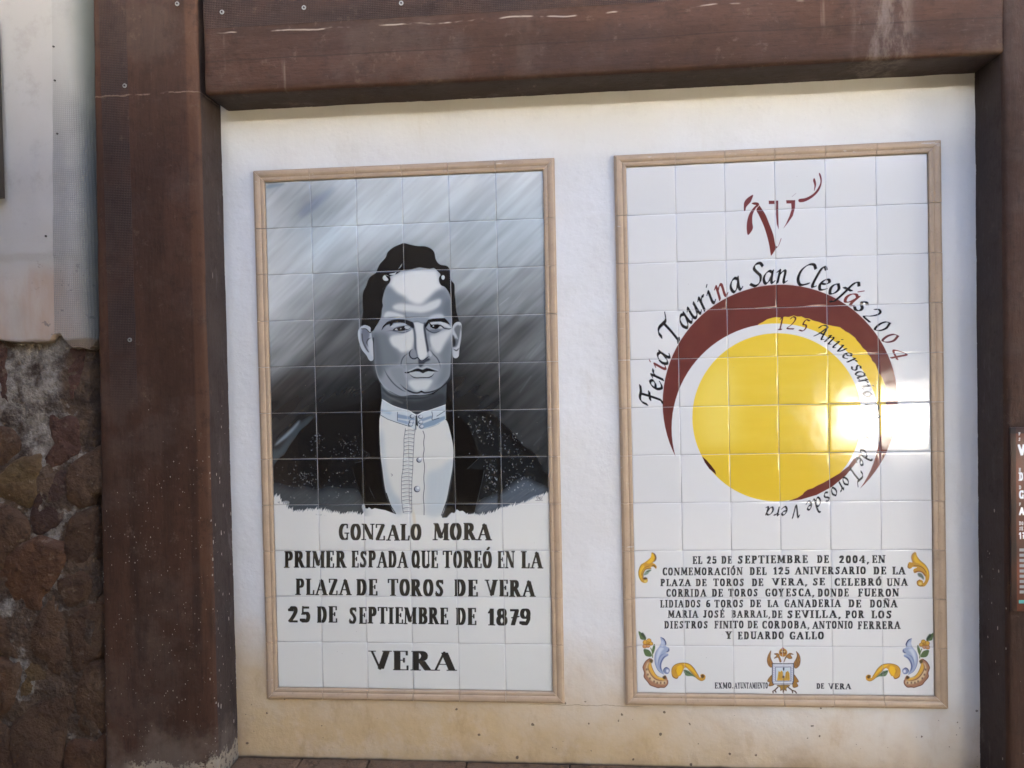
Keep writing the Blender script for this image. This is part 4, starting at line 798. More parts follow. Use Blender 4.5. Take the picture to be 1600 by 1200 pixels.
def m_plaster(name, colr=(.76, .758, .715), dirt_bounce=True, left=False):
    M = Mat(name, .78, .3); x, y, z = M.xyz()
    a = M.noise(2.2, 5, .55); b = M.noise(11, 6, .6); c = M.noise(70, 4, .6); w = M.noise(1.2, 4, .5)
    base = M.mix(M.ramp(a, .40, .62, 0, .7), colr, tuple(v * q for v, q in zip(colr, (.93, .915, .875))))
    base = M.mix(M.ramp(M.noise(5.5, 7, .7), .56, .70, 0, .35), base, tuple(v * q for v, q in zip(colr, (.86, .84, .79))))
    base = M.mix(M.ramp(M.noise(1.0, 4, .6, M.sc((16, 16, 2.2))), .60, .74, 0, .22), base, tuple(v * q for v, q in zip(colr, (.80, .74, .64))))
    base = M.mix(M.ramp(c, .60, .75, 0, .25), base, tuple(v * .8 for v in colr))
    if dirt_bounce:
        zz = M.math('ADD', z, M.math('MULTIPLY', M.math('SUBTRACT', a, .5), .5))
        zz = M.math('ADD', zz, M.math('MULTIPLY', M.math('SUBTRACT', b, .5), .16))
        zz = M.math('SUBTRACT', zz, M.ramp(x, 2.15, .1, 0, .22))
        f = M.ramp(zz, .68, .22); base = M.mix(M.math('MULTIPLY', f, .95), base, (.60, .435, .215))  # tan dirt at the foot, with warm bounce light painted into it
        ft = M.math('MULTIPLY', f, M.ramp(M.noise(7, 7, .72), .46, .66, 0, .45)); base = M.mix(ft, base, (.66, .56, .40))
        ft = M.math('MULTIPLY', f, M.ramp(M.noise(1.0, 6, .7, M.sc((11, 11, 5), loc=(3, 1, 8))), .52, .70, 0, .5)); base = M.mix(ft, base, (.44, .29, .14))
        f2 = M.math('MULTIPLY', M.ramp(z, .50, .33), M.ramp(M.noise(5, 5, .65), .45, .7)); base = M.mix(M.math('MULTIPLY', f2, .55), base, (.36, .24, .14))
        fx = M.math('MULTIPLY', M.ramp(M.math('ADD', x, M.math('MULTIPLY', b, .05)), -.04, -.14), M.ramp(z, 1.1, .5)); base = M.mix(M.math('MULTIPLY', fx, .6), base, (.55, .40, .24))
        edge = M.ramp(M.math('ADD', z, M.math('MULTIPLY', b, .01)), .357, .347); base = M.mix(edge, base, (.10, .07, .045))
        pit = M.math('MULTIPLY', M.spots(38, .24, .75), M.math('MULTIPLY', M.ramp(z, .60, .52), M.math('GREATER_THAN', M.noise(4, 2), .42))); base = M.mix(M.math('MULTIPLY', pit, .85), base, (.12, .08, .05))
        pit2 = M.spots(9, .03, .25); base = M.mix(M.math('MULTIPLY', pit2, .5), base, (.30, .27, .24))
        ck = M.math('MULTIPLY', M.math('LESS_THAN', M.math('ABSOLUTE', M.math('SUBTRACT', M.math('ADD', z, M.math('MULTIPLY', M.noise(14, 4), .024)), .546)), .0012), M.math('MULTIPLY', M.ramp(x, .80, .85), M.ramp(x, 1.2, 1.15)))
        base = M.mix(M.math('MULTIPLY', ck, .6), base, (.3, .22, .15))
        top = M.math('MULTIPLY', M.ramp(M.math('ADD', z, M.math('MULTIPLY', b, .04)), 2.425, 2.475), .10); base = M.mix(top, base, (.52, .50, .46))
        halo = None
    if left:
        s1 = M.ramp(M.noise(1.0, 5, .6, M.sc((7, 7, 1.4))), .42, .62); low = M.ramp(M.math('ADD', z, M.math('MULTIPLY', b, .1)), 2.05, 1.95)
        base = M.mix(M.math('MULTIPLY', s1, M.math('MULTIPLY', low, .75)), base, (.33, .22, .14))
        base = M.mix(M.ramp(M.noise(6, 7, .72), .50, .64, 0, .45), base, (.30, .28, .25))
        base = M.mix(M.math('MULTIPLY', low, .28), base, (.50, .40, .32))
        bandm = M.math('MULTIPLY', M.math('GREATER_THAN', M.math('ADD', x, M.math('MULTIPLY', z, -.03)), -.698), M.ramp(M.math('ADD', z, M.math('MULTIPLY', b, .2)), 2.72, 2.45))
        gx = M.math('POWER', M.math('ABSOLUTE', M.math('SINE', M.math('MULTIPLY', x, math.pi / .0058))), 5); gz = M.math('POWER', M.math('ABSOLUTE', M.math('SINE', M.math('MULTIPLY', z, math.pi / .0058))), 5)
        g = M.math('MULTIPLY', M.math('MAXIMUM', gx, gz), bandm)
        base = M.mix(M.math('MULTIPLY', M.math('GREATER_THAN', M.math('ADD', x, M.math('MULTIPLY', z, -.03)), -.698), .30), base, (.26, .265, .24))
        base = M.mix(M.math('MULTIPLY', g, .55), base, (.20, .19, .18))
        blot = M.math('MULTIPLY', M.math('GREATER_THAN', M.noise(26, 5, .7), .62), M.math('MULTIPLY', M.ramp(z, 2.02, 1.93), M.ramp(M.math('ADD', x, M.math('MULTIPLY', a, .1)), -.68, -.6)))
        base = M.mix(M.math('MULTIPLY', blot, .7), base, (.14, .13, .12))
        gr = M.ramp(M.math('ADD', x, M.math('MULTIPLY', a, .04)), -.57, -.49); base = M.mix(M.math('MULTIPLY', gr, .82), base, (.09, .10, .08))
        base = M.mix(M.math('MULTIPLY', M.spots(22, .06, .12), .6), base, (.14, .12, .10))
        base = M.mix(M.ramp(M.math('ADD', z, M.math('MULTIPLY', b, .02)), 1.748, 1.735), base, (.16, .12, .08))
        h = M.math('ADD', M.math('MULTIPLY', b, 1.0), M.math('MULTIPLY', g, -.8))
        return M.done(base, .8, M.bump(h, .5, .004))
    h = M.math('ADD', M.math('MULTIPLY', b, 1.1), M.math('ADD', M.math('MULTIPLY', c, .16), M.math('MULTIPLY', w, 2.0)))
    return M.done(base, .78, M.bump(h, .7, .006))

def m_stone(name, c1, c2, c3, sc=1.0, moss=0):
    M = Mat(name, .85, .25); a = M.noise(9 * sc, 7, .65, dist=.6); b = M.noise(30, 6, .65); g = M.n('ShaderNodeObjectInfo').outputs['Random']
    base = M.mix(M.ramp(a, .35, .65), c1, c2)
    base = M.mix(M.ramp(M.noise(4, 4), .5, .72, 0, .8), base, c3)
    base = M.mix(M.ramp(b, .50, .70, 0, .75), base, tuple(v * .3 for v in c1))
    base = M.mix(M.math('MULTIPLY', M.ramp(M.noise(13, 6, .7), .60, .66), .4), base, (.26, .20, .14))
    base = M.mix(M.math('MULTIPLY', M.spots(60, .2, .2), .35), base, (.30, .25, .20))
    base = M.mix(M.math('MULTIPLY', g, .4), base, tuple(v * .6 for v in c2))
    return M.done(base, .85, M.bump(M.math('ADD', M.math('MULTIPLY', a, 1.4), M.math('ADD', b, M.math('MULTIPLY', M.noise(80, 4, .7), .4))), 1.0, .014))

def m_flat(name, colr, rough=.8, var=.15, scale=12):
    M = Mat(name, rough, .3)
    return M.done(M.mix(M.ramp(M.noise(scale, 5, .6), .3, .7), colr, tuple(v * (1 - var) for v in colr)), rough, M.bump(M.noise(scale * 5, 4), .25, .002))

def art_image(name, p):
    im = bpy.data.images.new(name, TW, TH, alpha=False); im.colorspace_settings.name = 'sRGB'
    v = np.clip(p.im, 0, 1)
    if name.startswith('portrait'): v = .86 * (v / .86) ** np.where(v < .86, 1.14, 1.0) * np.array([.995, 1.0, .995])   # the blacks of the brushwork sit deeper
    a = np.clip(enc(lin(v) * np.array([1.12, 1.12, 1.07])), 0, 1)
    px = np.ones((TH, TW, 4), np.float32); px[..., :3] = a[::-1]
    im.pixels.foreach_set(px.ravel()); im.update(); im.pack()
    return im

def m_glaze(name, img, origin):
    """fired tile: the brushwork under a clear, slightly uneven glaze; read in the panel's own plane"""
    M = Mat(name, .07, .5)
    tc = M.n('ShaderNodeTexCoord'); tc.object = origin; mp = M.n('ShaderNodeMapping')
    mp.inputs['Rotation'].default_value = (math.radians(-90), 0, 0)
    s = M.n('ShaderNodeSeparateXYZ'); M.l(tc.outputs['Object'], s.inputs[0])
    u = M.math('DIVIDE', s.outputs[0], .9); v = M.math('ADD', M.math('DIVIDE', s.outputs[2], 1.65), 1.0)
    cb = M.n('ShaderNodeCombineXYZ'); M.put(cb.inputs[0], u); M.put(cb.inputs[1], v)
    t = M.n('ShaderNodeTexImage', image=img, extension='EXTEND', interpolation='Cubic'); M.l(cb.outputs[0], t.inputs[0])
    M.nt.nodes.remove(mp)
    rn = M.n('ShaderNodeObjectInfo').outputs['Random']
    base = M.mix(M.math('MULTIPLY', rn, .10), t.outputs[0], (.62, .64, .60), 'MULTIPLY')
    wv = tc.outputs['Object']
    spk = M.spots(60, .07, .05, wv); base = M.mix(M.math('MULTIPLY', spk, .5), base, (.25, .22, .18))
    h = M.math('ADD', M.math('MULTIPLY', M.noise(9, 2, .5, wv), 1.0), M.math('MULTIPLY', M.noise(55, 3, .5, wv), .05))
    M.b.inputs['IOR'].default_value = 1.68
    return M.done(base, M.ramp(M.noise(20, 4, .6, wv), .3, .7, .075, .14), M.bump(h, .25, .003))

def m_border():
    M = Mat('tan border glaze', .30, .5); x, y, z = M.xyz(); w = M.n('ShaderNodeNewGeometry').outputs['Position']
    a = M.noise(14, 5, .6, w); b = M.noise(90, 3, .6, w); r = M.n('ShaderNodeObjectInfo').outputs['Random']
    base = M.mix(M.ramp(a, .3, .7), (.50, .37, .235), (.43, .315, .20)); base = M.mix(M.math('MULTIPLY', r, .35), base, (.52, .38, .24))
    base = M.mix(M.ramp(b, .55, .8, 0, .3), base, (.22, .15, .09))
    sx = M.xyz(w); up = M.ramp(sx[2], Z0 - .02, Z0 + .02, .0, .05)
    smear = M.math('GREATER_THAN', M.math('ADD', M.noise(1.0, 5, .65, M.sc((9, 30, 60), w)), up), .70)
    base = M.mix(M.math('MULTIPLY', smear, .8), base, (.60, .54, .45))
    base = M.mix(M.math('MULTIPLY', M.spots(40, .09, .10, w), .7), base, (.10, .07, .05))
    return M.done(base, .34, M.bump(M.math('ADD', a, M.math('MULTIPLY', b, .3)), .3, .0015))

# ---------------------------------------------------------------- ground and the unseen yard added to shape the light
M = Mat('dusty paving', .9, .2)
mg = M.done(M.mix(M.ramp(M.noise(.8, 6), .3, .7), (.36, .31, .215), (.29, .255, .18)), .9, M.bump(M.noise(20, 5), .4, .01))
g = link('ground', mesh('ground', [(-400, -400, 0), (400, -400, 0), (400, 400, 0), (-400, 400, 0)], [(0, 1, 2, 3)]), mg); tag(g, kind='structure')

m_render = m_flat('cream render', (.62, .58, .50), .9, .2, 3)
m_dark = m_flat('dark blocker timber', (.045, .035, .028), .8, .4, 6)
m_white = m_flat('glare wall limewash', (.84, .82, .78), .9, .04, 4)
m_warm = m_flat('reflector limewash', (.78, .78, .76), .9, .05, 4)

# the building that carries the murals, rising above and running on both sides
bt = thing('arena_building', 'tall cream rendered arena facade rising behind the brown frame and both tile murals', 'building', (0, .12, 0))
link('wall', plain_box(-14, 16, .12, 7, 0, 8.3, 'wall'), m_render, bt).matrix_parent_inverse = Matrix.Translation((0, -.12, 0))

sw = link('side_blocker', rough_box('side_blocker', -1.62, -1.30, -3.6, -.10, 0, 4.2, cell=.2, amp=.003, bev=.01), m_flat('brown blocker render', (.20, .14, .095), .9, .2, 4)); tag(sw, 'brown wall out of view left of the rubble wall, added to block light', 'wall')  # added out of view to shade the left end
# unseen opposite building added to keep tile reflections dark; its opening places the glare
OW0, OW1, OZ0, OZ1 = GLARE_OPEN
op = thing('blocker', 'low dark timber shed added out of view for dark tile reflections, its hatch placing the glare', 'blocker', (0, -5.6, 0))
vs = [(-9, OW0, 0, 3.95), (OW1, 9, 0, 3.95), (OW0, OW1, 0, OZ0), (OW0, OW1, OZ1, 3.95)]
for x0, x1, z0, z1 in vs:
    link('wall', plain_box(x0, x1, -5.8, -5.6, z0, z1, 'wall'), m_dark, op).matrix_parent_inverse = Matrix.Translation((0, 5.6, 0))
lw = link('glare_wall', rough_box('glare_wall', 0, 18, -11.4, -11.1, 0, 3.2, cell=.8, amp=.01, bev=.05), m_white); tag(lw, 'long limewashed wall, unseen, added to cast the tile glare through the hatch of the dark shed', 'wall')  # unseen sunlit wall added as the source of the glare

ho = thing('reflector', 'tall cream house block out of view, added to bounce sunlight onto the murals', 'reflector', (2, -34, 0))  # unseen, added to throw sunlit bounce onto the murals
link('wall', plain_box(-20, 26, -38, -30, 0, 11.5, 'wall'), m_warm, ho).matrix_parent_inverse = Matrix.Translation((-2, 34, 0))

# ---------------------------------------------------------------- white infill wall
def bow(v): return v
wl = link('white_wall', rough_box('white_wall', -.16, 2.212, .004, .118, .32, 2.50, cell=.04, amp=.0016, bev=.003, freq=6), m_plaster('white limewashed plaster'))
tag(wl, 'white plastered wall with tan dirt and painted warm bounce light along its foot, between the two brown posts', 'wall')
# terracotta ledge at its foot
m_ledge = m_stone('terracotta ledge', (.17, .105, .06), (.21, .13, .075), (.15, .11, .07), 1.2)
lt = thing('ledge', 'worn terracotta stone ledge running along the foot of the white wall', 'ledge', (1.0, -.06, 0))
xs = [-.143, .075, .30, .62, .95, 1.27, 1.6, 1.93, 2.196]
for i, (a, b) in enumerate(zip(xs[:-1], xs[1:])):
    o = link('slab', rough_box('slab', a + .002, b - .002, -.16, .0, .30, .345 + rnd.uniform(-.002, .002), cell=.03, amp=.002, bev=.004), m_ledge, lt); o.matrix_parent_inverse = Matrix.Translation((-1.0, .06, 0))
o = link('base', rough_box('base', -.14, 2.19, -.15, .0, 0, .299, cell=.08, amp=.003), m_stone('ledge masonry', (.28, .2, .13), (.22, .16, .11), (.3, .24, .17)), lt); o.matrix_parent_inverse = Matrix.Translation((-1.0, .06, 0))

# ---------------------------------------------------------------- brown frame: two posts and a lintel
def lean(v):                              # the left post's outer edge leans a little
    v = v.copy()
    if v.x < -.4: v.x += (v.z - 1.6) * .015
    if v.x > -.2 and v.y < -.1: v.x += .004 * mnoise.noise(Vector((0, 0, v.z * 3)))
    return v
mb_l = m_brown('left brown paint', .78, ('x', -.46, -.372, 1.62), chips=1.0, flake=True, reveal=True)
pl = thing('post', 'wide brown painted post left of the portrait mural, flecked with pale chips', 'post', (-.32, -.06, 0))
o = link('shaft', rough_box('shaft', -.497, -.145, -.13, .119, 0, 3.2, cell=.025, amp=.0012, bev=.008, shape=lean), mb_l, pl); o.matrix_parent_inverse = Matrix.Translation((.32, .06, 0))
mb_r = m_brown('right post paint', .66, None, chips=.05, reveal=True)
pr = thing('post', 'dark brown post at the right edge beside the coloured tile mural', 'post', (2.5, -.06, 0))
o = link('shaft', rough_box('shaft', 2.2, 2.92, -.137, .119, 0, 3.2, cell=.03, amp=.0012, bev=.010), mb_r, pr); o.matrix_parent_inverse = Matrix.Translation((-2.5, .06, 0))
mb_t = m_brown('lintel brown paint', .80, ('z', Z0 + .435, 3.3, 1.0), chips=.4, reveal=True, grain='x', screed=True)
bt2 = thing('lintel', 'brown painted lintel above both murals with scrim tape, small washers and pale runs', 'beam', (1.03, -.06, 2.8))
o = link('beam', rough_box('beam', -.127, 2.206, -.134, .118, Z0 + .237, 3.2, cell=.03, amp=.0014, bev=.010), mb_t, bt2); o.matrix_parent_inverse = Matrix.Translation((-1.03, .06, -2.8))

# fixing washers of the scrim tape
M = Mat('galvanised washer', .45, .5); M.b.inputs['Metallic'].default_value = .3; m_wash = M.done((.27, .28, .26))
def ring_mesh(r0, r1, t, n=14):
    v, f = [], []
    for i in range(n):
        a = 2 * math.pi * i / n; c, s = math.cos(a), math.sin(a)
        v += [(r0 * c, 0, r0 * s), (r0 * c, -t, r0 * s), (r1 * c, -t, r1 * s), (r1 * c, 0, r1 * s)]
    for i in range(n):
        j = (i + 1) % n
        for k in range(4): f.append((i * 4 + k, i * 4 + (k + 1) % 4, j * 4 + (k + 1) % 4, j * 4 + k))
    return mesh('washer', v, f)
wme = ring_mesh(.003, .0068, .0015); nail = ring_mesh(.0001, .003, .003, 8)
m_nail = m_flat('rusty nail', (.06, .05, .045), .6)
wps = {pl: [(195, 134), (277, 6), (203, 531)], bt2: [(347, 19), (475, 12), (627, 5)]}
for par, pts in wps.items():
    for px, py in pts:
        q = at(px, py, -.136); o = link('washer', wme, m_wash, par); o.location = Vector(q) - Vector(par.location)
        o2 = link('nail', nail, m_nail, o)

# ---------------------------------------------------------------- tile murals
TS = .0
def tile_mesh():
    h = .075; rings = [(h - .0004, .003), (h - .0005, .0016), (h - .0010, .0006), (h - .0024, .00012), (h - .0048, 0), (h - .0075, 0)]
    v, f = [], []
    for r, y in rings:
        v += [(-r, y, -r), (r, y, -r), (r, y, r), (-r, y, r)]
    for k in range(len(rings) - 1):
        for i in range(4):
            j = (i + 1) % 4; f.append((k * 4 + i, k * 4 + j, k * 4 + 4 + j, k * 4 + 4 + i))
    k = (len(rings) - 1) * 4; f.append((k, k + 1, k + 2, k + 3))
    return v, f
PROF = [(.0002, .003), (.0002, -.0052), (.0030, -.0072), (.0085, -.0078), (.0110, -.0066), (.0135, -.0066), (.0160, -.0088), (.0215, -.0104), (.0285, -.0104), (.0320, -.0088), (.0335, -.0056), (.0365, -.0044), (.0370, .004)]
def trim_mesh(x0, x1, m0, m1, shift=0.0):
    """a run of moulded border tile along +x, its outer side towards +z; m0/m1 mitre the ends"""
    v, f = [], []; n = len(PROF)
    for end, (x, mi) in enumerate(((x0, -m0), (x1, m1))):
        for d, y in PROF: v.append((x + mi * d, y, d))
    for i in range(n - 1): f.append((i, n + i, n + i + 1, i + 1))
    f.append(tuple(range(n))); f.append(tuple(range(2 * n - 1, n - 1, -1)))
    return mesh('border_tile', v, f)
m_b = m_border()
m_grout = m_flat('pale grout', (.53, .52, .49), .9, .25, 30)
tv, tf = tile_mesh()
TRIM = {k: trim_mesh(*a) for k, a in dict(mid=(-.0743, .0743, 0, 0), first=(-.075, .0743, 1, 0), last=(-.0743, .075, 0, 1)).items()}
def mural(name, label, loc, roty, painter, seed):
    root = thing(name, label, 'tile mural', loc); root.rotation_euler = (0, roty, 0)
    img = art_image(name + '_glaze', painter); mat = m_glaze(name + ' glaze', img, root)
    me = mesh('tile', tv, tf, True); me.materials.append(mat)
    r = random.Random(seed)
    for j in range(11):
        for i in range(6):
            o = link('tile', me, None, root, (.075 + .15 * i + r.uniform(-.0003, .0003), r.uniform(-.0004, .0004), -.075 - .15 * j + r.uniform(-.0003, .0003)))
            o.rotation_euler = (max(-.006, min(.006, r.gauss(0, .0036))), r.gauss(0, .0015), max(-.006, min(.006, r.gauss(0, .0036))))
    link('grout', plain_box(0, .9, .0017, .0038, -1.65, 0, 'grout'), m_grout, root)
    def run(n, start, step, ang):
        for i in range(n):
            k = 'first' if i == 0 else 'last' if i == n - 1 else 'mid'
            me = TRIM[k]; p = (start[0] + step[0] * i, 0, start[1] + step[1] * i)
            o = link('border_tile', me, m_b, root, p, (0, ang, 0)); o.location.y = r.uniform(-.0005, .0005)
    run(6, (.075, .0006), (.15, 0), 0)                               # top: outer side up
    run(6, (.825, -1.6506), (-.15, 0), math.pi)                      # bottom
    run(11, (.9006, -.075), (0, -.15), math.pi / 2)                  # right
    run(11, (-.0006, -1.575), (0, .15), -math.pi / 2)                # left
    return root
mural('portrait_mural', 'black and white tile mural of a man in a dark jacket above black capitals', (0, 0, Z0), 0, paint_portrait(), 3)
mural('eclipse_mural', 'colour tile mural of a yellow disc in a maroon crescent with lettering round it', (1.15938, 0, Z0 - .0007), -.0040469, paint_poster_art(), 8)

# ---------------------------------------------------------------- plaster and rubble left of the post
ZT = {}
def edge_z(x):                            # the broken lower edge of the plaster
    pts = [(-30, 528), (0, 531), (20, 534), (60, 536), (76, 533), (82, 522), (92, 520), (100, 536), (112, 544), (122, 541), (131, 549), (137, 536), (140, 520), (146, 500), (152, 480)]
    q = [at(a, b, -.125) for a, b in pts]
    return float(np.interp(x, [p[0] for p in q], [p[2] for p in q]))
nx, nz = 74, 110
X = np.linspace(-1.5, -.504, nx); v, f = [], []
for i, x in enumerate(X):
    zb = edge_z(x) if x > -.86 else edge_z(-.85) + .006 * mnoise.noise(Vector((x * 20, 0, 0)))
    for j in range(nz):
        z = zb + (3.2 - zb) * (j / (nz - 1)) ** 1.3
        xr = x + (z - 1.6) * .015 * (1 if x > -.6 else max(0, (x + 1.5) / .9))
        d = max(0, (x + .60) / .096); y = -.125 + .09 * d ** 2.4
        p = Vector((xr, y, z)); y += .006 * mnoise.noise(p * 3) + .002 * mnoise.noise(p * 14)
        if z < 1.99 and x < -.56: y += .004
        if j < 3: z += (.010 * mnoise.noise(Vector((x * 45, 3, 0))) + .006 * mnoise.noise(Vector((x * 130, 6, 0)))) * (1 - j / 3)
        v.append((xr, y, z))
for i in range(nx - 1):
    for j in range(nz - 1): f.append((i * nz + j, (i + 1) * nz + j, (i + 1) * nz + j + 1, i * nz + j + 1))
n0 = len(v)                               # the broken underside has thickness
for i in range(nx):
    a = v[i * nz]; v.append((a[0], a[1] + .035, a[2] - .004))
for i in range(nx - 1): f.append((i * nz, n0 + i, n0 + i + 1, (i + 1) * nz))
pw = link('plaster_wall', mesh('plaster_wall', v, f, True), m_plaster('grey white side plaster', (.42, .405, .37), dirt_bounce=False, left=True))
tag(pw, 'grey white plaster wall at the far left, broken off above the rubble, with scrim tape along its edge', 'wall')
m_nb = m_flat('dark screw', (.10, .09, .08), .6)
for px, py in ((86, 126), (84, 73), (90, 209), (72, 369)):
    q = at(px, py, -.127); o = link('screw', nail, None, pw); o.location = q

rw = thing('rubble_wall', 'rough brown rubble stone wall below the broken plaster at the far left', 'wall', (-.9, -.05, 0))
RI = Matrix.Translation((.9, .05, 0))
nx, nz = 70, 110; v, f = [], []
for i in range(nx):
    for j in range(nz):
        x = -1.5 + (.964) * i / (nx - 1); z = 1.80 * j / (nz - 1); p = Vector((x, 0, z))
        xr = x + (.022 * (mnoise.noise(Vector((0, 4, z * 6))) + .5 * mnoise.noise(Vector((0, 9, z * 19)))) - .006 if i > nx - 5 else 0) + (z - 1.2) * .012
        y = -.092 + .014 * mnoise.noise(p * 6) + .007 * mnoise.noise(p * 19) + .003 * mnoise.noise(p * 50)
        if i == nx - 1: y += .16
        v.append((xr, y, z))
for i in range(nx - 1):
    for j in range(nz - 1): f.append((i * nz + j, (i + 1) * nz + j, (i + 1) * nz + j + 1, i * nz + j + 1))
M = Mat('lime mortar', .9, .2)
xx_, yy_, zz_ = M.xyz(); LT = M.math('MAXIMUM', M.math('MULTIPLY', M.ramp(M.math('ADD', zz_, M.math('MULTIPLY', M.noise(7, 4), .12)), 1.40, 1.50), M.ramp(xx_, -.63, -.67)), M.math('MULTIPLY', M.ramp(M.noise(8, 5, .6), .54, .60), .9))
mm = M.done(M.mix(M.ramp(M.noise(12, 7, .7), .35, .65), (.06, .04, .027), M.mix(LT, (.12, .078, .048), (.31, .28, .225))), .9, M.bump(M.math('ADD', M.noise(16, 6, .7), M.noise(60, 4)), 1.0, .014))
o = link('mortar', mesh('mortar', v, f, True), mm, rw); o.matrix_parent_inverse = RI
STONES = [
 (0, 500, 'r', [(285, 230), (300, 170), (340, 145), (430, 150), (438, 230), (430, 290), (400, 380), (370, 430), (320, 430), (285, 400), (272, 330)]),
 (0, 500, 'r', [(250, 530), (270, 470), (310, 440), (350, 500), (410, 540), (410, 640), (405, 720), (340, 760), (240, 820), (235, 760), (290, 700), (260, 590)]),
 (0, 500, 'r', [(-90, 150), (0, 140), (25, 200), (35, 330), (40, 440), (30, 510), (-20, 540), (-100, 480)]),
 (0, 500, 'b', [(-100, 560), (0, 570), (50, 600), (100, 640), (120, 690), (60, 740), (0, 790), (-90, 760)]),
 (0, 500, 'y', [(-80, 840), (0, 830), (60, 770), (130, 735), (200, 730), (225, 790), (200, 850), (190, 930), (150, 1010), (90, 990), (0, 960), (-80, 960)]),
 (0, 500, 'd', [(150, 1090), (160, 1000), (200, 900), (230, 830), (340, 808), (348, 900), (348, 1010), (310, 1100), (240, 1140), (180, 1155)]),
 (0, 500, 'b', [(357, 800), (410, 740), (500, 695), (535, 720), (545, 800), (545, 920), (490, 940), (480, 980), (420, 1002), (360, 960), (355, 880)]),
 (0, 500, 'b', [(-90, 1000), (0, 990), (60, 1020), (138, 1085), (148, 1160), (100, 1210), (40, 1260), (0, 1340), (-90, 1300)]),
 (0, 850, 'o', [(-40, 180), (0, 130), (30, 60), (100, 10), (200, -20), (300, 0), (332, 50), (325, 130), (270, 235), (220, 290), (200, 360), (120, 370), (60, 340), (20, 250)]),
 (0, 850, 'b', [(345, -60), (370, -130), (440, -170), (490, -180), (505, -60), (500, 40), (470, 125), (400, 140), (345, 115), (338, 30)]),
 (0, 850, 'b', [(290, 200), (340, 155), (470, 150), (490, 220), (480, 280), (420, 318), (350, 355), (322, 290)]),
 (0, 850, 'b', [(355, 385), (440, 335), (500, 305), (540, 340), (545, 470), (530, 590), (470, 640), (400, 685), (372, 600), (362, 500)]),
 (0, 850, 'b', [(160, 480), (200, 375), (270, 262), (316, 330), (346, 450), (352, 600), (300, 695), (250, 640), (180, 588)]),
 (0, 850, 'y', [(105, 790), (125, 622), (180, 596), (240, 655), (272, 720), (230, 800), (180, 850), (120, 830)]),
 (0, 850, 'b', [(-90, 390), (0, 400), (60, 400), (130, 450), (150, 520), (110, 615), (60, 612), (0, 590), (-90, 600)]),
 (0, 850, 'o', [(-90, 620), (0, 625), (60, 642), (108, 634), (118, 700), (90, 790), (60, 865), (0, 915), (-90, 900)]),
 (0, 850, 'b', [(160, 885), (270, 800), (330, 728), (400, 708), (415, 800), (380, 950), (338, 1060), (330, 1180), (240, 1300), (110, 1240), (62, 1080), (80, 960)]),
 (0, 850, 'b', [(425, 705), (500, 650), (545, 700), (560, 850), (550, 995), (480, 1045), (422, 1010), (402, 900)]),
 (0, 850, 'o', [(345, 1190), (355, 1080), (420, 1056), (500, 1068), (556, 1020), (560, 1190), (540, 1330), (380, 1340)]),
 (0, 850, 'b', [(-90, 940), (0, 965), (38, 1000), (56, 1090), (100, 1240), (60, 1360), (-90, 1340)]),
]
def _dk(c): return tuple(v * .74 for v in c)
SM = {'r': m_stone('red brown stone', _dk((.105, .05, .033)), _dk((.14, .07, .045)), _dk((.09, .055, .04))), 'b': m_stone('brown stone', _dk((.15, .085, .045)), _dk((.11, .06, .034)), _dk((.17, .11, .065))),
      'y': m_stone('ochre stone', _dk((.21, .14, .06)), _dk((.15, .09, .042)), _dk((.24, .15, .06))), 'd': m_stone('dark stone', _dk((.085, .047, .034)), _dk((.11, .062, .042)), _dk((.07, .042, .033))), 'o': m_stone('orange brown stone', _dk((.19, .09, .042)), _dk((.13, .065, .036)), _dk((.17, .11, .06)))}
extra = []
for cx, cz in [(-1.05 - .21 * (k % 3), 1.62 - .19 * (k // 3)) for k in range(24)] + [(-.62 - .2 * k, .08) for k in range(2)]:    # beyond the left edge of the picture
    rr = [rnd.uniform(.07, .1) for _ in range(9)]
    extra.append([(cx + r_ * math.cos(6.28 * i / 9), cz + .85 * r_ * math.sin(6.28 * i / 9)) for i, r_ in enumerate(rr)])
def stone(poly, mat):
    P = np.array(catmull(poly, True, 3)); c = P.mean(0); v, f = [], []; n = len(P)
    prot = rnd.uniform(.014, .028); tilt = (rnd.uniform(-.10, .10), rnd.uniform(-.10, .10))
    for k, (s_, h) in enumerate(((1.13, -.5), (1.08, .10), (1.02, .55), (.91, .9), (.5, 1.0))):
        for p in P:
            q = c + (p - c) * s_; w = Vector((q[0], 7.3, q[1]))
            y = -.080 - prot * h + (q[0] - c[0]) * tilt[0] + (q[1] - c[1]) * tilt[1] + .009 * mnoise.noise(w * 16) * min(1, h + .3) + .005 * mnoise.noise(w * 45)
            lim = -.515 + (q[1] - 1.2) * .012 + .008 * mnoise.noise(Vector((3, 3, q[1] * 14)))
            if k < 3 and q[0] > lim: q = (lim - .002 * k, q[1])
            v.append((q[0] + .007 * mnoise.noise(w * 24) + .004 * mnoise.noise(w * 60), y, q[1] + .007 * mnoise.noise(w * 27 + Vector((5, 5, 5)))))
    for k in range(4):
        for i in range(n): f.append((k * n + i, (k * n + (i + 1) % n), (k + 1) * n + (i + 1) % n, (k + 1) * n + i))
    v.append((c[0], -.080 - prot * 1.02, c[1])); t = len(v) - 1
    for i in range(n): f.append((4 * n + i, 4 * n + (i + 1) % n, t))
    o = link('stone', mesh('stone', v, f, True), mat, rw); o.matrix_parent_inverse = RI
for ox, oy, k, P in STONES: stone([tuple(at(ox + a / 3.43, oy + b / 3.43, -.10)[[0, 2]]) for a, b in P], SM[k])
for P in extra: stone(P, SM[rnd.choice('bbor')])

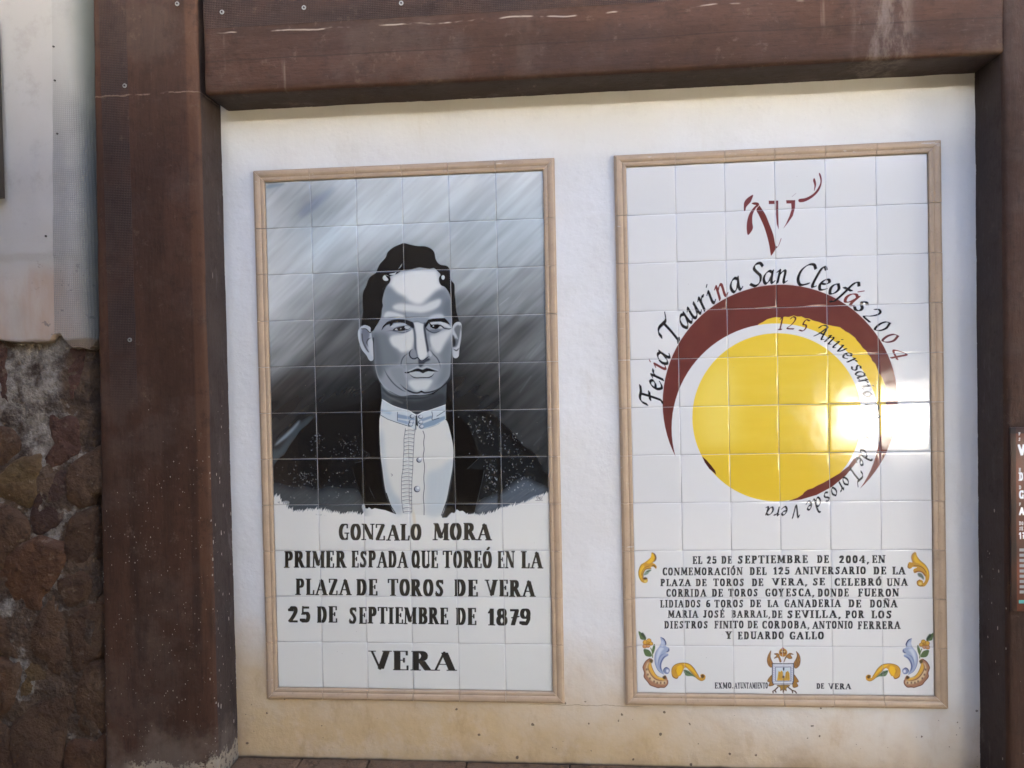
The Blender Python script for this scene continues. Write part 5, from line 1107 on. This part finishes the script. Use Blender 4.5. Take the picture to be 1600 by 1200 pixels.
# the corner of a dark framed notice hanging at the far left
q = at(2.5, 309, -.15)
fr = link('picture_frame', rough_box('picture_frame', q[0] - .42, q[0], -.165, -.135, q[2], q[2] + .56, cell=.1, amp=.0004, bev=.002), m_flat('dark frame', (.045, .036, .028), .5))
tag(fr, 'edge of a dark frame hanging on the grey plaster at the far left edge', 'frame')

# ---------------------------------------------------------------- poster on the right post
PWX, PHX = 200, 420
pi = np.zeros((PHX, PWX, 3)); pi[:] = np.array([.36, .18, .105])
gx = noise(PHX, PWX, (9, 4), 21)[..., None]; pi += (gx - .5) * np.array([.22, .10, .04]); pi[:, :12] *= .5; pi[:14] *= .5
class Flat(Painter):
    def __init__(s): s.im = pi; s.off = (0, 0, 1); s.scale = 1; s.soft = 1
    def tex(s, P): return np.asarray(P, float)
TW_, TH_ = TW, TH
TW, TH = PWX, PHX
fp = Flat()
for w, x, y0, h, c in (('F', 18, 12, 8, 205), ('S', 18, 24, 8, 205), ('V', 17, 40, 28, 235), ('E', 18, 93, 9, 190), ('DE', 18, 104, 20, 240), ('D', 18, 133, 9, 190), ('G', 18, 145, 20, 240), ('F', 18, 172, 8, 190), ('A', 18, 183, 20, 240), ('DO', 18, 215, 9, 200), ('SE', 18, 227, 9, 200), ('17', 18, 240, 17, 238)):
    adv = sum(CAPS[ch][0] for ch in w); k = h / 100 * 1.02
    caps_word(fp, w, x, x + adv * k * .92, y0, y0 + h * .82, c=c, W=9, t=8, thin=8, gap=10, sans=True)
for k in range(9):
    fp.fill([(18, 276 + k * 12), (48 + 8 * (k % 3), 276 + k * 12), (48 + 8 * (k % 3), 283 + k * 12), (18, 283 + k * 12)], 150, smooth=False)
fp.fill([(16, 394), (60, 394), (60, 402), (16, 402)], (90, 170, 165), smooth=False)
TW, TH = TW_, TH_
pim = bpy.data.images.new('poster_print', PWX, PHX, alpha=False); px = np.ones((PHX, PWX, 4), np.float32); px[..., :3] = np.clip(pi[::-1], 0, 1); pim.pixels.foreach_set(px.ravel()); pim.update(); pim.pack()
p0, p1 = at(1580, 668, -.150), at(1582, 956, -.150)
PH = p0[2] - p1[2]; PW_ = PH * PWX / PHX
M = Mat('poster print', .35, .5); s = M.xyz(); cb = M.n('ShaderNodeCombineXYZ'); M.put(cb.inputs[0], M.math('DIVIDE', s[0], PW_)); M.put(cb.inputs[1], M.math('DIVIDE', s[2], PH))
t = M.n('ShaderNodeTexImage', image=pim, extension='EXTEND'); M.l(cb.outputs[0], t.inputs[0]); mp_ = M.done(t.outputs[0])
po = link('poster', rough_box('poster', 0, PW_, -.004, 0, 0, PH, cell=.05, amp=.0006, bev=.0008), mp_, None, (p1[0], -.1415, p1[2]))
tag(po, 'reddish brown printed poster with white lettering fixed to the right post', 'poster')
